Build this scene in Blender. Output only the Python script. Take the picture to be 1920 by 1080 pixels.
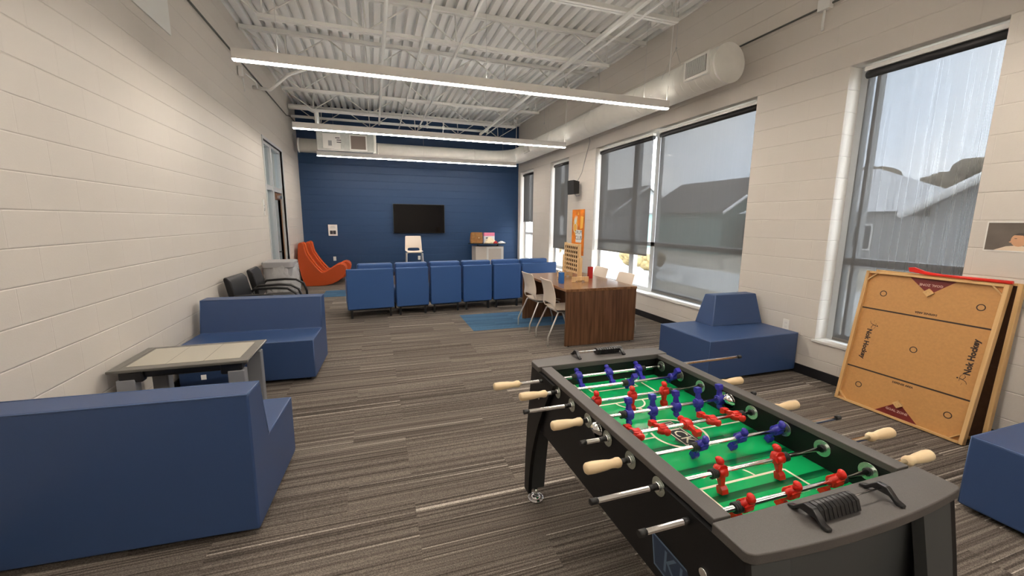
import bpy, bmesh, math, random
from mathutils import Vector, Matrix
random.seed(7)
PI = math.pi
D2R = PI/180
col = bpy.context.scene.collection
S = bpy.context.scene
for o in list(bpy.data.objects): bpy.data.objects.remove(o)

# ------------------------------------------------------------------ room size
W, DEP, H = 6.097, 12.28, 4.45       # width (x), far wall (y), deck underside (z)
YB = -3.6                            # wall behind the camera

# ------------------------------------------------------------------ camera
cam = bpy.data.cameras.new('camera'); camo = bpy.data.objects.new('camera', cam); col.objects.link(camo)
yaw, pit, rol = .323421, .162150, .009113
fw = Vector((math.sin(yaw)*math.cos(pit), math.cos(yaw)*math.cos(pit), -math.sin(pit)))
rt = Vector((math.cos(yaw), -math.sin(yaw), 0)); up = rt.cross(fw)
r2 = rt*math.cos(rol)+up*math.sin(rol); u2 = r2.cross(fw)
camo.matrix_world = Matrix(((r2.x, u2.x, -fw.x, 1.8057), (r2.y, u2.y, -fw.y, 0), (r2.z, u2.z, -fw.z, 1.5902), (0, 0, 0, 1)))
cam.sensor_width = 36; cam.lens = 767.1/1920*36; cam.clip_start = .05; cam.clip_end = 200
S.camera = camo

# ------------------------------------------------------------------ sky, exposure
wd = bpy.data.worlds.new('sky'); S.world = wd; wd.use_nodes = True
wn = wd.node_tree; wn.nodes.clear()
wo = wn.nodes.new('ShaderNodeOutputWorld'); wb = wn.nodes.new('ShaderNodeBackground')
tc = wn.nodes.new('ShaderNodeTexCoord'); nz = wn.nodes.new('ShaderNodeTexNoise'); cr = wn.nodes.new('ShaderNodeValToRGB')
nz.inputs['Scale'].default_value = 3.5; nz.inputs['Detail'].default_value = 5
cr.color_ramp.elements[0].position = .35; cr.color_ramp.elements[0].color = (.70, .79, .93, 1)
cr.color_ramp.elements[1].position = .65; cr.color_ramp.elements[1].color = (.98, .98, 1, 1)
wn.links.new(tc.outputs['Generated'], nz.inputs['Vector']); wn.links.new(nz.outputs['Fac'], cr.inputs['Fac'])
wn.links.new(cr.outputs['Color'], wb.inputs['Color']); wb.inputs['Strength'].default_value = 3.3
wn.links.new(wb.outputs['Background'], wo.inputs['Surface'])
S.view_settings.view_transform = 'Standard'; S.view_settings.look = 'None'
S.view_settings.exposure = 1.72; S.view_settings.gamma = 1; S.view_settings.use_curve_mapping = False
LAMP = 25.0       # strength of the lit strip of every pendant light
ADDED_UPLIGHT = 3.2      # unseen glowing strip added on top of the housings to brighten the ceiling

# ------------------------------------------------------------------ materials
def mat(name, c, rough=.6, metal=0, spec=.5, var=0, vscale=8, bump=0, bscale=200, emis=0, coat=0, stretch=None):
    m = bpy.data.materials.new(name); m.use_nodes = True; nt = m.node_tree; b = nt.nodes['Principled BSDF']
    c = tuple(c)+(1,)
    b.inputs['Base Color'].default_value = c; b.inputs['Roughness'].default_value = rough
    b.inputs['Metallic'].default_value = metal; b.inputs['Specular IOR Level'].default_value = spec
    b.inputs['Coat Weight'].default_value = coat
    if emis: b.inputs['Emission Color'].default_value = c; b.inputs['Emission Strength'].default_value = emis
    if var or bump:
        t = nt.nodes.new('ShaderNodeTexCoord'); mp = nt.nodes.new('ShaderNodeMapping')
        nt.links.new(t.outputs['Object'], mp.inputs['Vector'])
        if stretch: mp.inputs['Scale'].default_value = stretch
    if var:
        n = nt.nodes.new('ShaderNodeTexNoise'); n.inputs['Scale'].default_value = vscale; n.inputs['Detail'].default_value = 6
        r = nt.nodes.new('ShaderNodeValToRGB'); r.color_ramp.elements[0].position = .3; r.color_ramp.elements[1].position = .7
        r.color_ramp.elements[0].color = tuple(x*(1-var) for x in c[:3])+(1,)
        r.color_ramp.elements[1].color = tuple(min(1, x*(1+var)) for x in c[:3])+(1,)
        nt.links.new(mp.outputs['Vector'], n.inputs['Vector']); nt.links.new(n.outputs['Fac'], r.inputs['Fac'])
        nt.links.new(r.outputs['Color'], b.inputs['Base Color'])
    if bump:
        n = nt.nodes.new('ShaderNodeTexNoise'); n.inputs['Scale'].default_value = bscale; n.inputs['Detail'].default_value = 3
        bu = nt.nodes.new('ShaderNodeBump'); bu.inputs['Strength'].default_value = bump; bu.inputs['Distance'].default_value = .002
        nt.links.new(mp.outputs['Vector'], n.inputs['Vector']); nt.links.new(n.outputs['Fac'], bu.inputs['Height'])
        nt.links.new(bu.outputs['Normal'], b.inputs['Normal'])
    return m

def block_wall(name, c, axis, strength=.6):
    """painted concrete block: 16 x 8 inch courses, tooled joints as bump"""
    m = bpy.data.materials.new(name); m.use_nodes = True; nt = m.node_tree; b = nt.nodes['Principled BSDF']
    g = nt.nodes.new('ShaderNodeNewGeometry'); sp = nt.nodes.new('ShaderNodeSeparateXYZ'); cb = nt.nodes.new('ShaderNodeCombineXYZ')
    nt.links.new(g.outputs['Position'], sp.inputs[0])
    nt.links.new(sp.outputs[axis], cb.inputs[0]); nt.links.new(sp.outputs[2], cb.inputs[1])
    br = nt.nodes.new('ShaderNodeTexBrick'); nt.links.new(cb.outputs[0], br.inputs['Vector'])
    br.offset = .5
    br.inputs['Scale'].default_value = 1; br.inputs['Brick Width'].default_value = .4064; br.inputs['Row Height'].default_value = .2032
    br.inputs['Mortar Size'].default_value = .0045; br.inputs['Mortar Smooth'].default_value = .6
    br.inputs['Color1'].default_value = (1, 1, 1, 1); br.inputs['Color2'].default_value = (.975, .975, .975, 1); br.inputs['Mortar'].default_value = (.985, .985, .985, 1)
    n = nt.nodes.new('ShaderNodeTexNoise'); n.inputs['Scale'].default_value = 90; n.inputs['Detail'].default_value = 4
    nt.links.new(g.outputs['Position'], n.inputs['Vector'])
    b1 = nt.nodes.new('ShaderNodeBump'); b1.invert = True; b1.inputs['Strength'].default_value = strength; b1.inputs['Distance'].default_value = .006
    def M_(op, a, b_=None):
        q_ = nt.nodes.new('ShaderNodeMath'); q_.operation = op
        for i_, v_ in enumerate((a, b_)):
            if v_ is None: continue
            if isinstance(v_, (int, float)): q_.inputs[i_].default_value = v_
            else: nt.links.new(v_, q_.inputs[i_])
        return q_.outputs[0]
    fr = M_('FRACT', M_('DIVIDE', sp.outputs[2], .2032)); dd = M_('MINIMUM', fr, M_('SUBTRACT', 1, fr))
    bed = M_('SUBTRACT', 1, M_('MINIMUM', M_('DIVIDE', dd, .030), 1))
    nt.links.new(M_('ADD', M_('MULTIPLY', bed, .75), M_('MULTIPLY', br.outputs['Fac'], .22)), b1.inputs['Height'])
    b2 = nt.nodes.new('ShaderNodeBump'); b2.inputs['Strength'].default_value = .12; b2.inputs['Distance'].default_value = .003
    nt.links.new(n.outputs['Fac'], b2.inputs['Height']); nt.links.new(b1.outputs[0], b2.inputs['Normal'])
    nt.links.new(b2.outputs[0], b.inputs['Normal'])
    mx = nt.nodes.new('ShaderNodeMix'); mx.data_type = 'RGBA'; mx.blend_type = 'MULTIPLY'; mx.inputs[0].default_value = 1
    mx.inputs[6].default_value = tuple(c)+(1,); nt.links.new(br.outputs['Color'], mx.inputs[7])
    nt.links.new(mx.outputs[2], b.inputs['Base Color']); b.inputs['Roughness'].default_value = .5; b.inputs['Specular IOR Level'].default_value = .35
    return m

def carpet(name, dark, mid, light, tint=1):
    m = bpy.data.materials.new(name); m.use_nodes = True; nt = m.node_tree; b = nt.nodes['Principled BSDF']
    g = nt.nodes.new('ShaderNodeNewGeometry')
    br = nt.nodes.new('ShaderNodeTexBrick'); nt.links.new(g.outputs['Position'], br.inputs['Vector'])
    br.inputs['Scale'].default_value = 1; br.inputs['Brick Width'].default_value = .98; br.inputs['Row Height'].default_value = .245
    br.inputs['Mortar Size'].default_value = 0; br.offset = .37; br.offset_frequency = 3
    br.inputs['Color1'].default_value = (0, 0, 0, 1); br.inputs['Color2'].default_value = (1, 1, 1, 1)
    rg = nt.nodes.new('ShaderNodeMath'); rg.operation = 'MULTIPLY'; rg.inputs[1].default_value = 40
    nt.links.new(br.outputs['Color'], rg.inputs[0])
    def streak(sx, sy, detail):
        mp = nt.nodes.new('ShaderNodeMapping'); mp.inputs['Scale'].default_value = (sx, sy, 1)
        nt.links.new(g.outputs['Position'], mp.inputs['Vector'])
        n = nt.nodes.new('ShaderNodeTexNoise'); n.noise_dimensions = '4D'; n.inputs['Scale'].default_value = 1; n.inputs['Detail'].default_value = detail
        nt.links.new(mp.outputs[0], n.inputs['Vector']); nt.links.new(rg.outputs[0], n.inputs['W'])
        return n
    s1 = streak(.35, 78, 2); s2 = streak(.25, 75, 0); s3 = streak(160, 220, 1); s4 = streak(.6, 9, 1)
    r1 = nt.nodes.new('ShaderNodeValToRGB'); e = r1.color_ramp.elements
    e[0].position = .38; e[0].color = tuple(dark)+(1,); e[1].position = .58; e[1].color = tuple(mid)+(1,)
    nt.links.new(s1.outputs['Fac'], r1.inputs['Fac'])
    r2_ = nt.nodes.new('ShaderNodeValToRGB'); e = r2_.color_ramp.elements
    e[0].position = .71; e[0].color = (0, 0, 0, 1); e[1].position = .75; e[1].color = (1, 1, 1, 1)
    nt.links.new(s2.outputs['Fac'], r2_.inputs['Fac'])
    mx = nt.nodes.new('ShaderNodeMix'); mx.data_type = 'RGBA'; mx.inputs[7].default_value = tuple(light)+(1,)
    nt.links.new(r2_.outputs['Color'], mx.inputs[0]); nt.links.new(r1.outputs['Color'], mx.inputs[6])
    r4 = nt.nodes.new('ShaderNodeValToRGB'); e = r4.color_ramp.elements
    e[0].position = .35; e[0].color = (.84, .84, .84, 1); e[1].position = .6; e[1].color = (1.06, 1.06, 1.06, 1)
    nt.links.new(s4.outputs['Fac'], r4.inputs['Fac'])
    r3 = nt.nodes.new('ShaderNodeValToRGB'); e = r3.color_ramp.elements
    e[0].position = .35; e[0].color = (.62, .62, .62, 1); e[1].position = .65; e[1].color = (1.25, 1.25, 1.25, 1)
    nt.links.new(s3.outputs['Fac'], r3.inputs['Fac'])
    a = nt.nodes.new('ShaderNodeMix'); a.data_type = 'RGBA'; a.blend_type = 'MULTIPLY'; a.inputs[0].default_value = 1
    nt.links.new(mx.outputs[2], a.inputs[6]); nt.links.new(r4.outputs['Color'], a.inputs[7])
    c2 = nt.nodes.new('ShaderNodeMix'); c2.data_type = 'RGBA'; c2.blend_type = 'MULTIPLY'; c2.inputs[0].default_value = 1
    nt.links.new(a.outputs[2], c2.inputs[6]); nt.links.new(r3.outputs['Color'], c2.inputs[7])
    nt.links.new(c2.outputs[2], b.inputs['Base Color'])
    bu = nt.nodes.new('ShaderNodeBump'); bu.inputs['Strength'].default_value = .6; bu.inputs['Distance'].default_value = .004
    nt.links.new(s1.outputs['Fac'], bu.inputs['Height']); nt.links.new(bu.outputs[0], b.inputs['Normal'])
    b.inputs['Roughness'].default_value = .95; b.inputs['Specular IOR Level'].default_value = .1
    return m

def wood(name, c1, c2, axis=2, scale=1.0, rough=.45, space='Object'):
    """streaky grain running along the given axis"""
    m = bpy.data.materials.new(name); m.use_nodes = True; nt = m.node_tree; b = nt.nodes['Principled BSDF']
    t = nt.nodes.new('ShaderNodeTexCoord'); mp = nt.nodes.new('ShaderNodeMapping')
    s = [28*scale]*3; s[axis] = 1.6*scale; mp.inputs['Scale'].default_value = s
    nt.links.new(t.outputs[space], mp.inputs['Vector'])
    n = nt.nodes.new('ShaderNodeTexNoise'); n.inputs['Scale'].default_value = 1; n.inputs['Detail'].default_value = 6; n.inputs['Distortion'].default_value = .4
    nt.links.new(mp.outputs[0], n.inputs['Vector'])
    r = nt.nodes.new('ShaderNodeValToRGB'); r.color_ramp.elements[0].position = .32; r.color_ramp.elements[1].position = .68
    r.color_ramp.elements[0].color = tuple(c1)+(1,); r.color_ramp.elements[1].color = tuple(c2)+(1,)
    nt.links.new(n.outputs['Fac'], r.inputs['Fac']); nt.links.new(r.outputs['Color'], b.inputs['Base Color'])
    b.inputs['Roughness'].default_value = rough
    return m

def screen_fabric(name, c, open_):
    """solar screen cloth: an open weave, part see-through, part grey yarn that passes some light"""
    m = bpy.data.materials.new(name); m.use_nodes = True; nt = m.node_tree; nt.nodes.remove(nt.nodes['Principled BSDF'])
    out = nt.nodes['Material Output']; g = nt.nodes.new('ShaderNodeNewGeometry')
    mp = nt.nodes.new('ShaderNodeMapping'); mp.inputs['Scale'].default_value = (1, 60, .35); nt.links.new(g.outputs['Position'], mp.inputs['Vector'])
    n = nt.nodes.new('ShaderNodeTexNoise'); n.inputs['Scale'].default_value = 1; n.inputs['Detail'].default_value = 3; nt.links.new(mp.outputs[0], n.inputs['Vector'])
    mp2 = nt.nodes.new('ShaderNodeMapping'); mp2.inputs['Scale'].default_value = (1, 210, .35); nt.links.new(g.outputs['Position'], mp2.inputs['Vector'])
    n2 = nt.nodes.new('ShaderNodeTexNoise'); n2.inputs['Scale'].default_value = 1; nt.links.new(mp2.outputs[0], n2.inputs['Vector'])
    ad = nt.nodes.new('ShaderNodeMath'); ad.operation = 'ADD'; nt.links.new(n.outputs['Fac'], ad.inputs[0]); nt.links.new(n2.outputs['Fac'], ad.inputs[1])
    mr = nt.nodes.new('ShaderNodeMapRange'); mr.inputs['From Min'].default_value = .7; mr.inputs['From Max'].default_value = 1.3
    mr.inputs['To Min'].default_value = open_*.90; mr.inputs['To Max'].default_value = open_*1.10
    nt.links.new(ad.outputs[0], mr.inputs['Value'])
    # yarn thickness closes the weave towards grazing angles
    lw_ = nt.nodes.new('ShaderNodeVectorMath'); lw_.operation = 'DOT_PRODUCT'; nt.links.new(g.outputs['Incoming'], lw_.inputs[0]); nt.links.new(g.outputs['Normal'], lw_.inputs[1])
    ab = nt.nodes.new('ShaderNodeMath'); ab.operation = 'ABSOLUTE'; nt.links.new(lw_.outputs['Value'], ab.inputs[0])
    mu = nt.nodes.new('ShaderNodeMath'); mu.operation = 'MULTIPLY'; nt.links.new(ab.outputs[0], mu.inputs[0]); nt.links.new(mr.outputs[0], mu.inputs[1])
    mr = mu
    tr = nt.nodes.new('ShaderNodeBsdfTransparent'); df = nt.nodes.new('ShaderNodeBsdfDiffuse'); df.inputs['Color'].default_value = tuple(c)+(1,)
    tl = nt.nodes.new('ShaderNodeBsdfTranslucent'); tl.inputs['Color'].default_value = (c[0]*.5, c[1]*.5, c[2]*.5, 1)
    ms = nt.nodes.new('ShaderNodeMixShader'); ms.inputs[0].default_value = .2
    nt.links.new(df.outputs[0], ms.inputs[1]); nt.links.new(tl.outputs[0], ms.inputs[2])
    m2 = nt.nodes.new('ShaderNodeMixShader'); nt.links.new(mr.outputs[0], m2.inputs[0])
    nt.links.new(ms.outputs[0], m2.inputs[1]); nt.links.new(tr.outputs[0], m2.inputs[2]); nt.links.new(m2.outputs[0], out.inputs['Surface'])
    return m

def glass(name, tint=(.96, .98, .98), refl=.08):
    m = bpy.data.materials.new(name); m.use_nodes = True; nt = m.node_tree; nt.nodes.remove(nt.nodes['Principled BSDF'])
    tr = nt.nodes.new('ShaderNodeBsdfTransparent'); tr.inputs[0].default_value = tuple(tint)+(1,)
    gl = nt.nodes.new('ShaderNodeBsdfGlossy'); gl.inputs['Roughness'].default_value = .02
    ms = nt.nodes.new('ShaderNodeMixShader'); ms.inputs[0].default_value = refl
    nt.links.new(tr.outputs[0], ms.inputs[1]); nt.links.new(gl.outputs[0], ms.inputs[2]); nt.links.new(ms.outputs[0], nt.nodes['Material Output'].inputs['Surface'])
    return m

def film(name):
    m = bpy.data.materials.new(name); m.use_nodes = True; nt = m.node_tree; b = nt.nodes['Principled BSDF']
    b.inputs['Base Color'].default_value = (.8, .8, .8, 1); b.inputs['Roughness'].default_value = .22
    t = nt.nodes.new('ShaderNodeTexCoord'); n = nt.nodes.new('ShaderNodeTexNoise'); n.inputs['Scale'].default_value = 9; n.inputs['Distortion'].default_value = 1.5
    nt.links.new(t.outputs['Object'], n.inputs['Vector'])
    bu = nt.nodes.new('ShaderNodeBump'); bu.inputs['Strength'].default_value = 1; bu.inputs['Distance'].default_value = .03
    nt.links.new(n.outputs['Fac'], bu.inputs['Height']); nt.links.new(bu.outputs[0], b.inputs['Normal'])
    tr = nt.nodes.new('ShaderNodeBsdfTransparent'); ms = nt.nodes.new('ShaderNodeMixShader'); ms.inputs[0].default_value = .42
    nt.links.new(tr.outputs[0], ms.inputs[1]); nt.links.new(b.outputs[0], ms.inputs[2]); nt.links.new(ms.outputs[0], nt.nodes['Material Output'].inputs['Surface'])
    return m

WALL = (.67, .625, .57)
M = dict(
    wall_y=block_wall('block_wall_side', WALL, 1), wall_x=block_wall('block_wall_end', WALL, 0),
    wall_blue=block_wall('block_wall_blue', (.0185, .053, .13), 0, .7),
    carpet=carpet('carpet_plank', (.080, .066, .056), (.205, .176, .150), (.50, .45, .39)),
    carpet_blue=carpet('carpet_blue', (.045, .10, .175), (.07, .15, .25), (.15, .23, .33)),
    base=mat('rubber_base', (.012, .012, .014), .45),
    deck=mat('deck_paint', (.87, .87, .85), .5, var=.03, vscale=3), steel_paint=mat('steel_paint', (.80, .80, .77), .5),
    duct=mat('duct_paint', (.80, .79, .74), .4, var=.04, vscale=5), duct_dark=mat('duct_grille_dark', (.1, .1, .09), .5),
    fixture=mat('fixture_white', (.82, .80, .76), .4), lens=mat('lit_lens', (1, .90, .79), .4, emis=LAMP), added_uplens=mat('added_uplight_glow', (1, .96, .88), .4, emis=ADDED_UPLIGHT),
    alu=mat('aluminium_frame', (.58, .60, .61), .35), sill=mat('sill_white', (.78, .76, .72), .35),
    fascia=mat('blind_fascia', (.86, .86, .84), .35), roller=mat('blind_roller_black', (.02, .02, .022), .5), hembar=mat('blind_hem', (.16, .15, .14), .6),
    cloth=screen_fabric('screen_cloth', (.17, .167, .165), .335), glass=glass('window_glass'),
    vinyl=mat('blue_vinyl', (.038, .075, .185), .38, spec=.4, bump=.12, bscale=420), vinyl_seam=mat('blue_vinyl_piping', (.075, .13, .27), .4),
    vinyl2=mat('blue_upholstery', (.036, .098, .27), .42, spec=.35, bump=.1, bscale=400),
    chrome=mat('chrome', (.86, .87, .88), .12, metal=1), steel=mat('brushed_steel', (.6, .6, .6), .35, metal=1),
    black=mat('black_plastic', (.012, .012, .013), .3), blackm=mat('black_matte', (.015, .015, .016), .6), black_gloss=mat('black_gloss', (.004, .004, .005), .08, spec=.6),
    foos=mat('black_laminate', (.006, .006, .0065), .45, spec=.3, bump=.05, bscale=500), foos_top=mat('charcoal_laminate', (.085, .078, .073), .5, var=.12, vscale=400, bump=.12, bscale=700),
    foos_end=mat('grey_black_laminate', (.055, .059, .060), .5, bump=.05, bscale=500), foos_in=mat('black_inner_board', (.008, .008, .009), .4),
    field=mat('playfield_green', (.006, .36, .105), .12, var=.08, vscale=3, spec=.5), field_dark=mat('playfield_dark_green', (.004, .135, .045), .15),
    line=mat('playfield_cream', (.80, .76, .60), .3), inkb=mat('black_ink', (.01, .01, .01), .4), inkw=mat('white_ink', (.85, .85, .82), .4),
    red=mat('red_plastic', (.62, .018, .010), .22, spec=.5), bluep=mat('blue_plastic', (.035, .03, .34), .22, spec=.5),
    rubber=mat('black_rubber', (.014, .014, .014), .5), woodh=wood('handle_wood', (.70, .52, .30), (.84, .68, .43), 0, 1, .4),
    washer=mat('bearing_washer', (.50, .56, .50), .25, metal=.8), decal=mat('decal_blue', (.012, .03, .07), .4), decal2=mat('decal_light', (.10, .16, .24), .4),
    walnut=wood('walnut_laminate', (.085, .036, .017), (.20, .098, .048), 2, 1.2, .3), walnut_top=wood('walnut_top', (.16, .075, .032), (.30, .155, .075), 1, 1, .22),
    walnut_edge=mat('walnut_edge', (.22, .13, .08), .4),
    plastic=mat('ivory_plastic', (.78, .68, .58), .35, spec=.4), legmetal=mat('leg_silver', (.62, .60, .56), .3, metal=.5),
    tan=mat('hardboard_tan', (.56, .285, .095), .5, var=.06, vscale=60, bump=.05, bscale=300), tan_back=mat('hardboard_brown', (.12, .058, .030), .6, var=.15, vscale=30),
    pine=wood('pine_rail', (.60, .35, .13), (.76, .50, .23), 1, 1, .5), pine_x=wood('pine_rail_cross', (.60, .35, .13), (.74, .48, .22), 0, 1, .5),
    ink=mat('dark_brown_ink', (.035, .018, .012), .5), maroon=mat('maroon_ink', (.16, .012, .010), .45), pinkink=mat('pale_ink', (.62, .40, .34), .5),
    birch=wood('birch_game', (.66, .42, .19), (.80, .58, .32), 2, 1.5, .45),
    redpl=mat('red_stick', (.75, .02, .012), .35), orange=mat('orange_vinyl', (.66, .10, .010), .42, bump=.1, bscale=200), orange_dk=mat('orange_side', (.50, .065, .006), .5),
    grey=mat('grey_plastic', (.33, .33, .34), .45), film=film('clear_bag'), leather=mat('black_leather', (.009, .009, .010), .42, spec=.35, bump=.2, bscale=120),
    tgrey=mat('table_grey_metal', (.30, .31, .33), .4, metal=.3), tglass=mat('dark_touch_glass', (.115, .11, .095), .06, spec=.7), tscreen=mat('touch_screen_matte', (.46, .43, .36), .22, spec=.5),
    tv=mat('tv_screen', (.002, .002, .003), .05, spec=.35), white=mat('white_plastic', (.82, .80, .76), .4),
    cabinet=mat('cabinet_beige', (.58, .52, .46), .5), cabinet_edge=mat('cabinet_trim_white', (.75, .73, .70), .4), dglass=mat('dark_counter', (.02, .03, .03), .08),
    brown=mat('brown_bag', (.36, .17, .05), .5, var=.2, vscale=14), pink=mat('pink_box', (.85, .25, .40), .5), cream=mat('cream_cloth', (.80, .70, .50), .8), redc=mat('red_cloth', (.5, .03, .03), .8), whitec=mat('white_cloth', (.80, .80, .82), .8),
    poster=mat('poster_orange', (.86, .22, .015), .4, var=.35, vscale=5), posterl=mat('poster_yellow', (.95, .55, .10), .4), speaker=mat('speaker_black', (.008, .008, .009), .5),
    photo_bg=mat('photo_grey', (.15, .125, .105), .4, var=.12, vscale=8), skin=mat('photo_skin', (.66, .36, .20), .5), hair=mat('photo_hair', (.10, .085, .07), .6), shirt=mat('photo_shirt', (.80, .66, .50), .5),
    sign=mat('sign_black', (.02, .02, .03), .5), unit=mat('unit_galvanised', (.50, .52, .50), .4, metal=.25, var=.08, vscale=12), filt=mat('filter_brown', (.20, .16, .14), .8, bump=.5, bscale=90),
    door=wood('brown_door', (.14, .06, .02), (.26, .12, .05), 2, 1, .5), corridor=mat('corridor_wall', (.45, .50, .52), .6), corr_fill=mat('corridor_fill_glow', (.9, .96, 1), .5, emis=5),
    grass=mat('pale_ground', (.50, .46, .38), .9, var=.25, vscale=1.2), road=mat('road_concrete', (.70, .70, .68), .9, var=.08, vscale=.8), house1=mat('house_siding_grey', (.34, .35, .36), .8), house2=mat('house_siding_teal', (.16, .25, .235), .8), roof=mat('shingle_light', (.62, .63, .65), .9, var=.1, vscale=3),
    roofd=mat('shingle_dark', (.10, .10, .10), .9, var=.2, vscale=3), trimw=mat('house_trim', (.8, .8, .8), .6), win=mat('house_window', (.05, .06, .07), .2), bark=mat('bark', (.10, .08, .06), .9), leaf=mat('dry_foliage', (.16, .13, .085), .9, var=.4, vscale=3), bushm=mat('golden_bush', (.20, .145, .06), .9, var=.4, vscale=6),
    inner_shade=mat('shade_painted_lining', (.10, .045, .02), .6), conduit=mat('conduit_grey', (.10, .10, .09), .5),  # dark brown paints in the shade inside the wooden game's holes
)
MT = list(M.values())

# ------------------------------------------------------------------ mesh helpers
class MB:
    def __init__(s): s.bm = bmesh.new(); s.mats = []
    def mi(s, m):
        if m is None: return 0
        if m not in s.mats: s.mats.append(m)
        return s.mats.index(m)
    def faces(s, vs, fs, m=None, smooth=False):
        k = s.mi(m); v = [s.bm.verts.new(p) for p in vs]
        for f in fs:
            try: fc = s.bm.faces.new([v[i] for i in f])
            except ValueError: continue
            fc.material_index = k; fc.smooth = smooth
        return s
    def box(s, x0, x1, y0, y1, z0, z1, m=None):
        v = [(x, y, z) for x in (x0, x1) for y in (y0, y1) for z in (z0, z1)]
        return s.faces(v, [(0, 1, 3, 2), (4, 6, 7, 5), (0, 4, 5, 1), (2, 3, 7, 6), (0, 2, 6, 4), (1, 5, 7, 3)], m)
    def prism(s, pts, a, b, axis='x', m=None, smooth=False, mend=None):
        """pts = closed outline in the two other axes; extruded a..b along axis"""
        def P(u, v, t): return {'x': (t, u, v), 'y': (u, t, v), 'z': (u, v, t)}[axis]
        n = len(pts); v = [P(u, w, a) for u, w in pts]+[P(u, w, b) for u, w in pts]
        s.faces(v, [(i, (i+1) % n, n+(i+1) % n, n+i) for i in range(n)], m, smooth)
        s.faces([P(u, w, a) for u, w in pts], [tuple(range(n))], mend or m); s.faces([P(u, w, b) for u, w in pts], [tuple(range(n))], mend or m)
        return s
    def tube(s, pts, r, m=None, seg=12, smooth=True, caps=True):
        pts = [Vector(p) for p in pts]; rs = r if isinstance(r, (list, tuple)) else [r]*len(pts)
        rings = []; prev = None
        for i, p in enumerate(pts):
            d = (pts[min(i+1, len(pts)-1)]-pts[max(i-1, 0)]).normalized()
            if prev is None:
                a = Vector((0, 0, 1)) if abs(d.z) < .9 else Vector((0, 1, 0)); u = d.cross(a).normalized()
            else: u = (prev-d*prev.dot(d)).normalized()
            prev = u; w = d.cross(u)
            rings.append([p+(u*math.cos(2*PI*k/seg)+w*math.sin(2*PI*k/seg))*rs[i] for k in range(seg)])
        v = [q for rg in rings for q in rg]; f = []
        for i in range(len(rings)-1):
            for k in range(seg): f.append((i*seg+k, i*seg+(k+1) % seg, (i+1)*seg+(k+1) % seg, (i+1)*seg+k))
        s.faces(v, f, m, smooth)
        if caps: s.faces(rings[0], [tuple(range(seg))], m); s.faces(rings[-1], [tuple(range(seg))], m)
        return s
    def cyl(s, p0, p1, r, m=None, seg=16, r1=None): return s.tube([p0, p1], [r, r if r1 is None else r1], m, seg)
    def ball(s, c, rx, ry=None, rz=None, m=None, seg=12, rings=8):
        ry = ry or rx; rz = rz or rx; v = []; f = []
        for i in range(rings+1):
            t = PI*i/rings
            for k in range(seg):
                a = 2*PI*k/seg; v.append((c[0]+rx*math.sin(t)*math.cos(a), c[1]+ry*math.sin(t)*math.sin(a), c[2]+rz*math.cos(t)))
        for i in range(rings):
            for k in range(seg): f.append((i*seg+k, i*seg+(k+1) % seg, (i+1)*seg+(k+1) % seg, (i+1)*seg+k))
        return s.faces(v, f, m, True)
    def ring(s, c, r0, r1, n, m=None, seg=32, a0=0, a1=2*PI, z=0):
        """flat ring in the plane z of local xy"""
        v = []; f = []
        for k in range(seg+1):
            a = a0+(a1-a0)*k/seg
            v += [(c[0]+r0*math.cos(a), c[1]+r0*math.sin(a), z), (c[0]+r1*math.cos(a), c[1]+r1*math.sin(a), z)]
        for k in range(seg): f.append((2*k, 2*k+1, 2*k+3, 2*k+2))
        return s.faces(v, f, m)
    def text(s, body, size, mx, m=None, ext=0.0, bold=0.0):
        c = bpy.data.curves.new('t', 'FONT'); c.body = body; c.size = size; c.align_x = 'CENTER'; c.align_y = 'CENTER'; c.extrude = ext; c.resolution_u = 2; c.offset = bold
        o = bpy.data.objects.new('t', c); col.objects.link(o); bpy.context.view_layer.update()
        me = bpy.data.meshes.new_from_object(o.evaluated_get(bpy.context.evaluated_depsgraph_get()))
        bpy.data.objects.remove(o); bpy.data.curves.remove(c)
        s.faces([mx @ v.co for v in me.vertices], [tuple(p.vertices) for p in me.polygons], m); bpy.data.meshes.remove(me)
        return s
    def xf(s, mx):
        for v in s.bm.verts: v.co = mx @ v.co
        return s
    def build(s, name, m=None, parent=None, bevel=0, seg=2, sub=0, solid=0, label=None, merge=True):
        if merge: bmesh.ops.remove_doubles(s.bm, verts=s.bm.verts, dist=1e-6)
        bmesh.ops.recalc_face_normals(s.bm, faces=s.bm.faces)
        me = bpy.data.meshes.new(name); s.bm.to_mesh(me); s.bm.free()
        ms = [x for x in s.mats] or [m]
        for x in ms: me.materials.append(x)
        o = bpy.data.objects.new(name, me); col.objects.link(o)
        if parent is not None: o.parent = parent
        if solid: a = o.modifiers.new('solid', 'SOLIDIFY'); a.thickness = solid; a.offset = 0
        if bevel:
            a = o.modifiers.new('bevel', 'BEVEL'); a.width = bevel; a.segments = seg; a.limit_method = 'ANGLE'; a.angle_limit = 35*D2R
            for p in me.polygons: p.use_smooth = True
            try: a.harden_normals = True
            except Exception: pass
        if sub: a = o.modifiers.new('sub', 'SUBSURF'); a.levels = sub; a.render_levels = sub; [setattr(p, 'use_smooth', True) for p in me.polygons]
        if label: o['label'] = label
        return o

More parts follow.
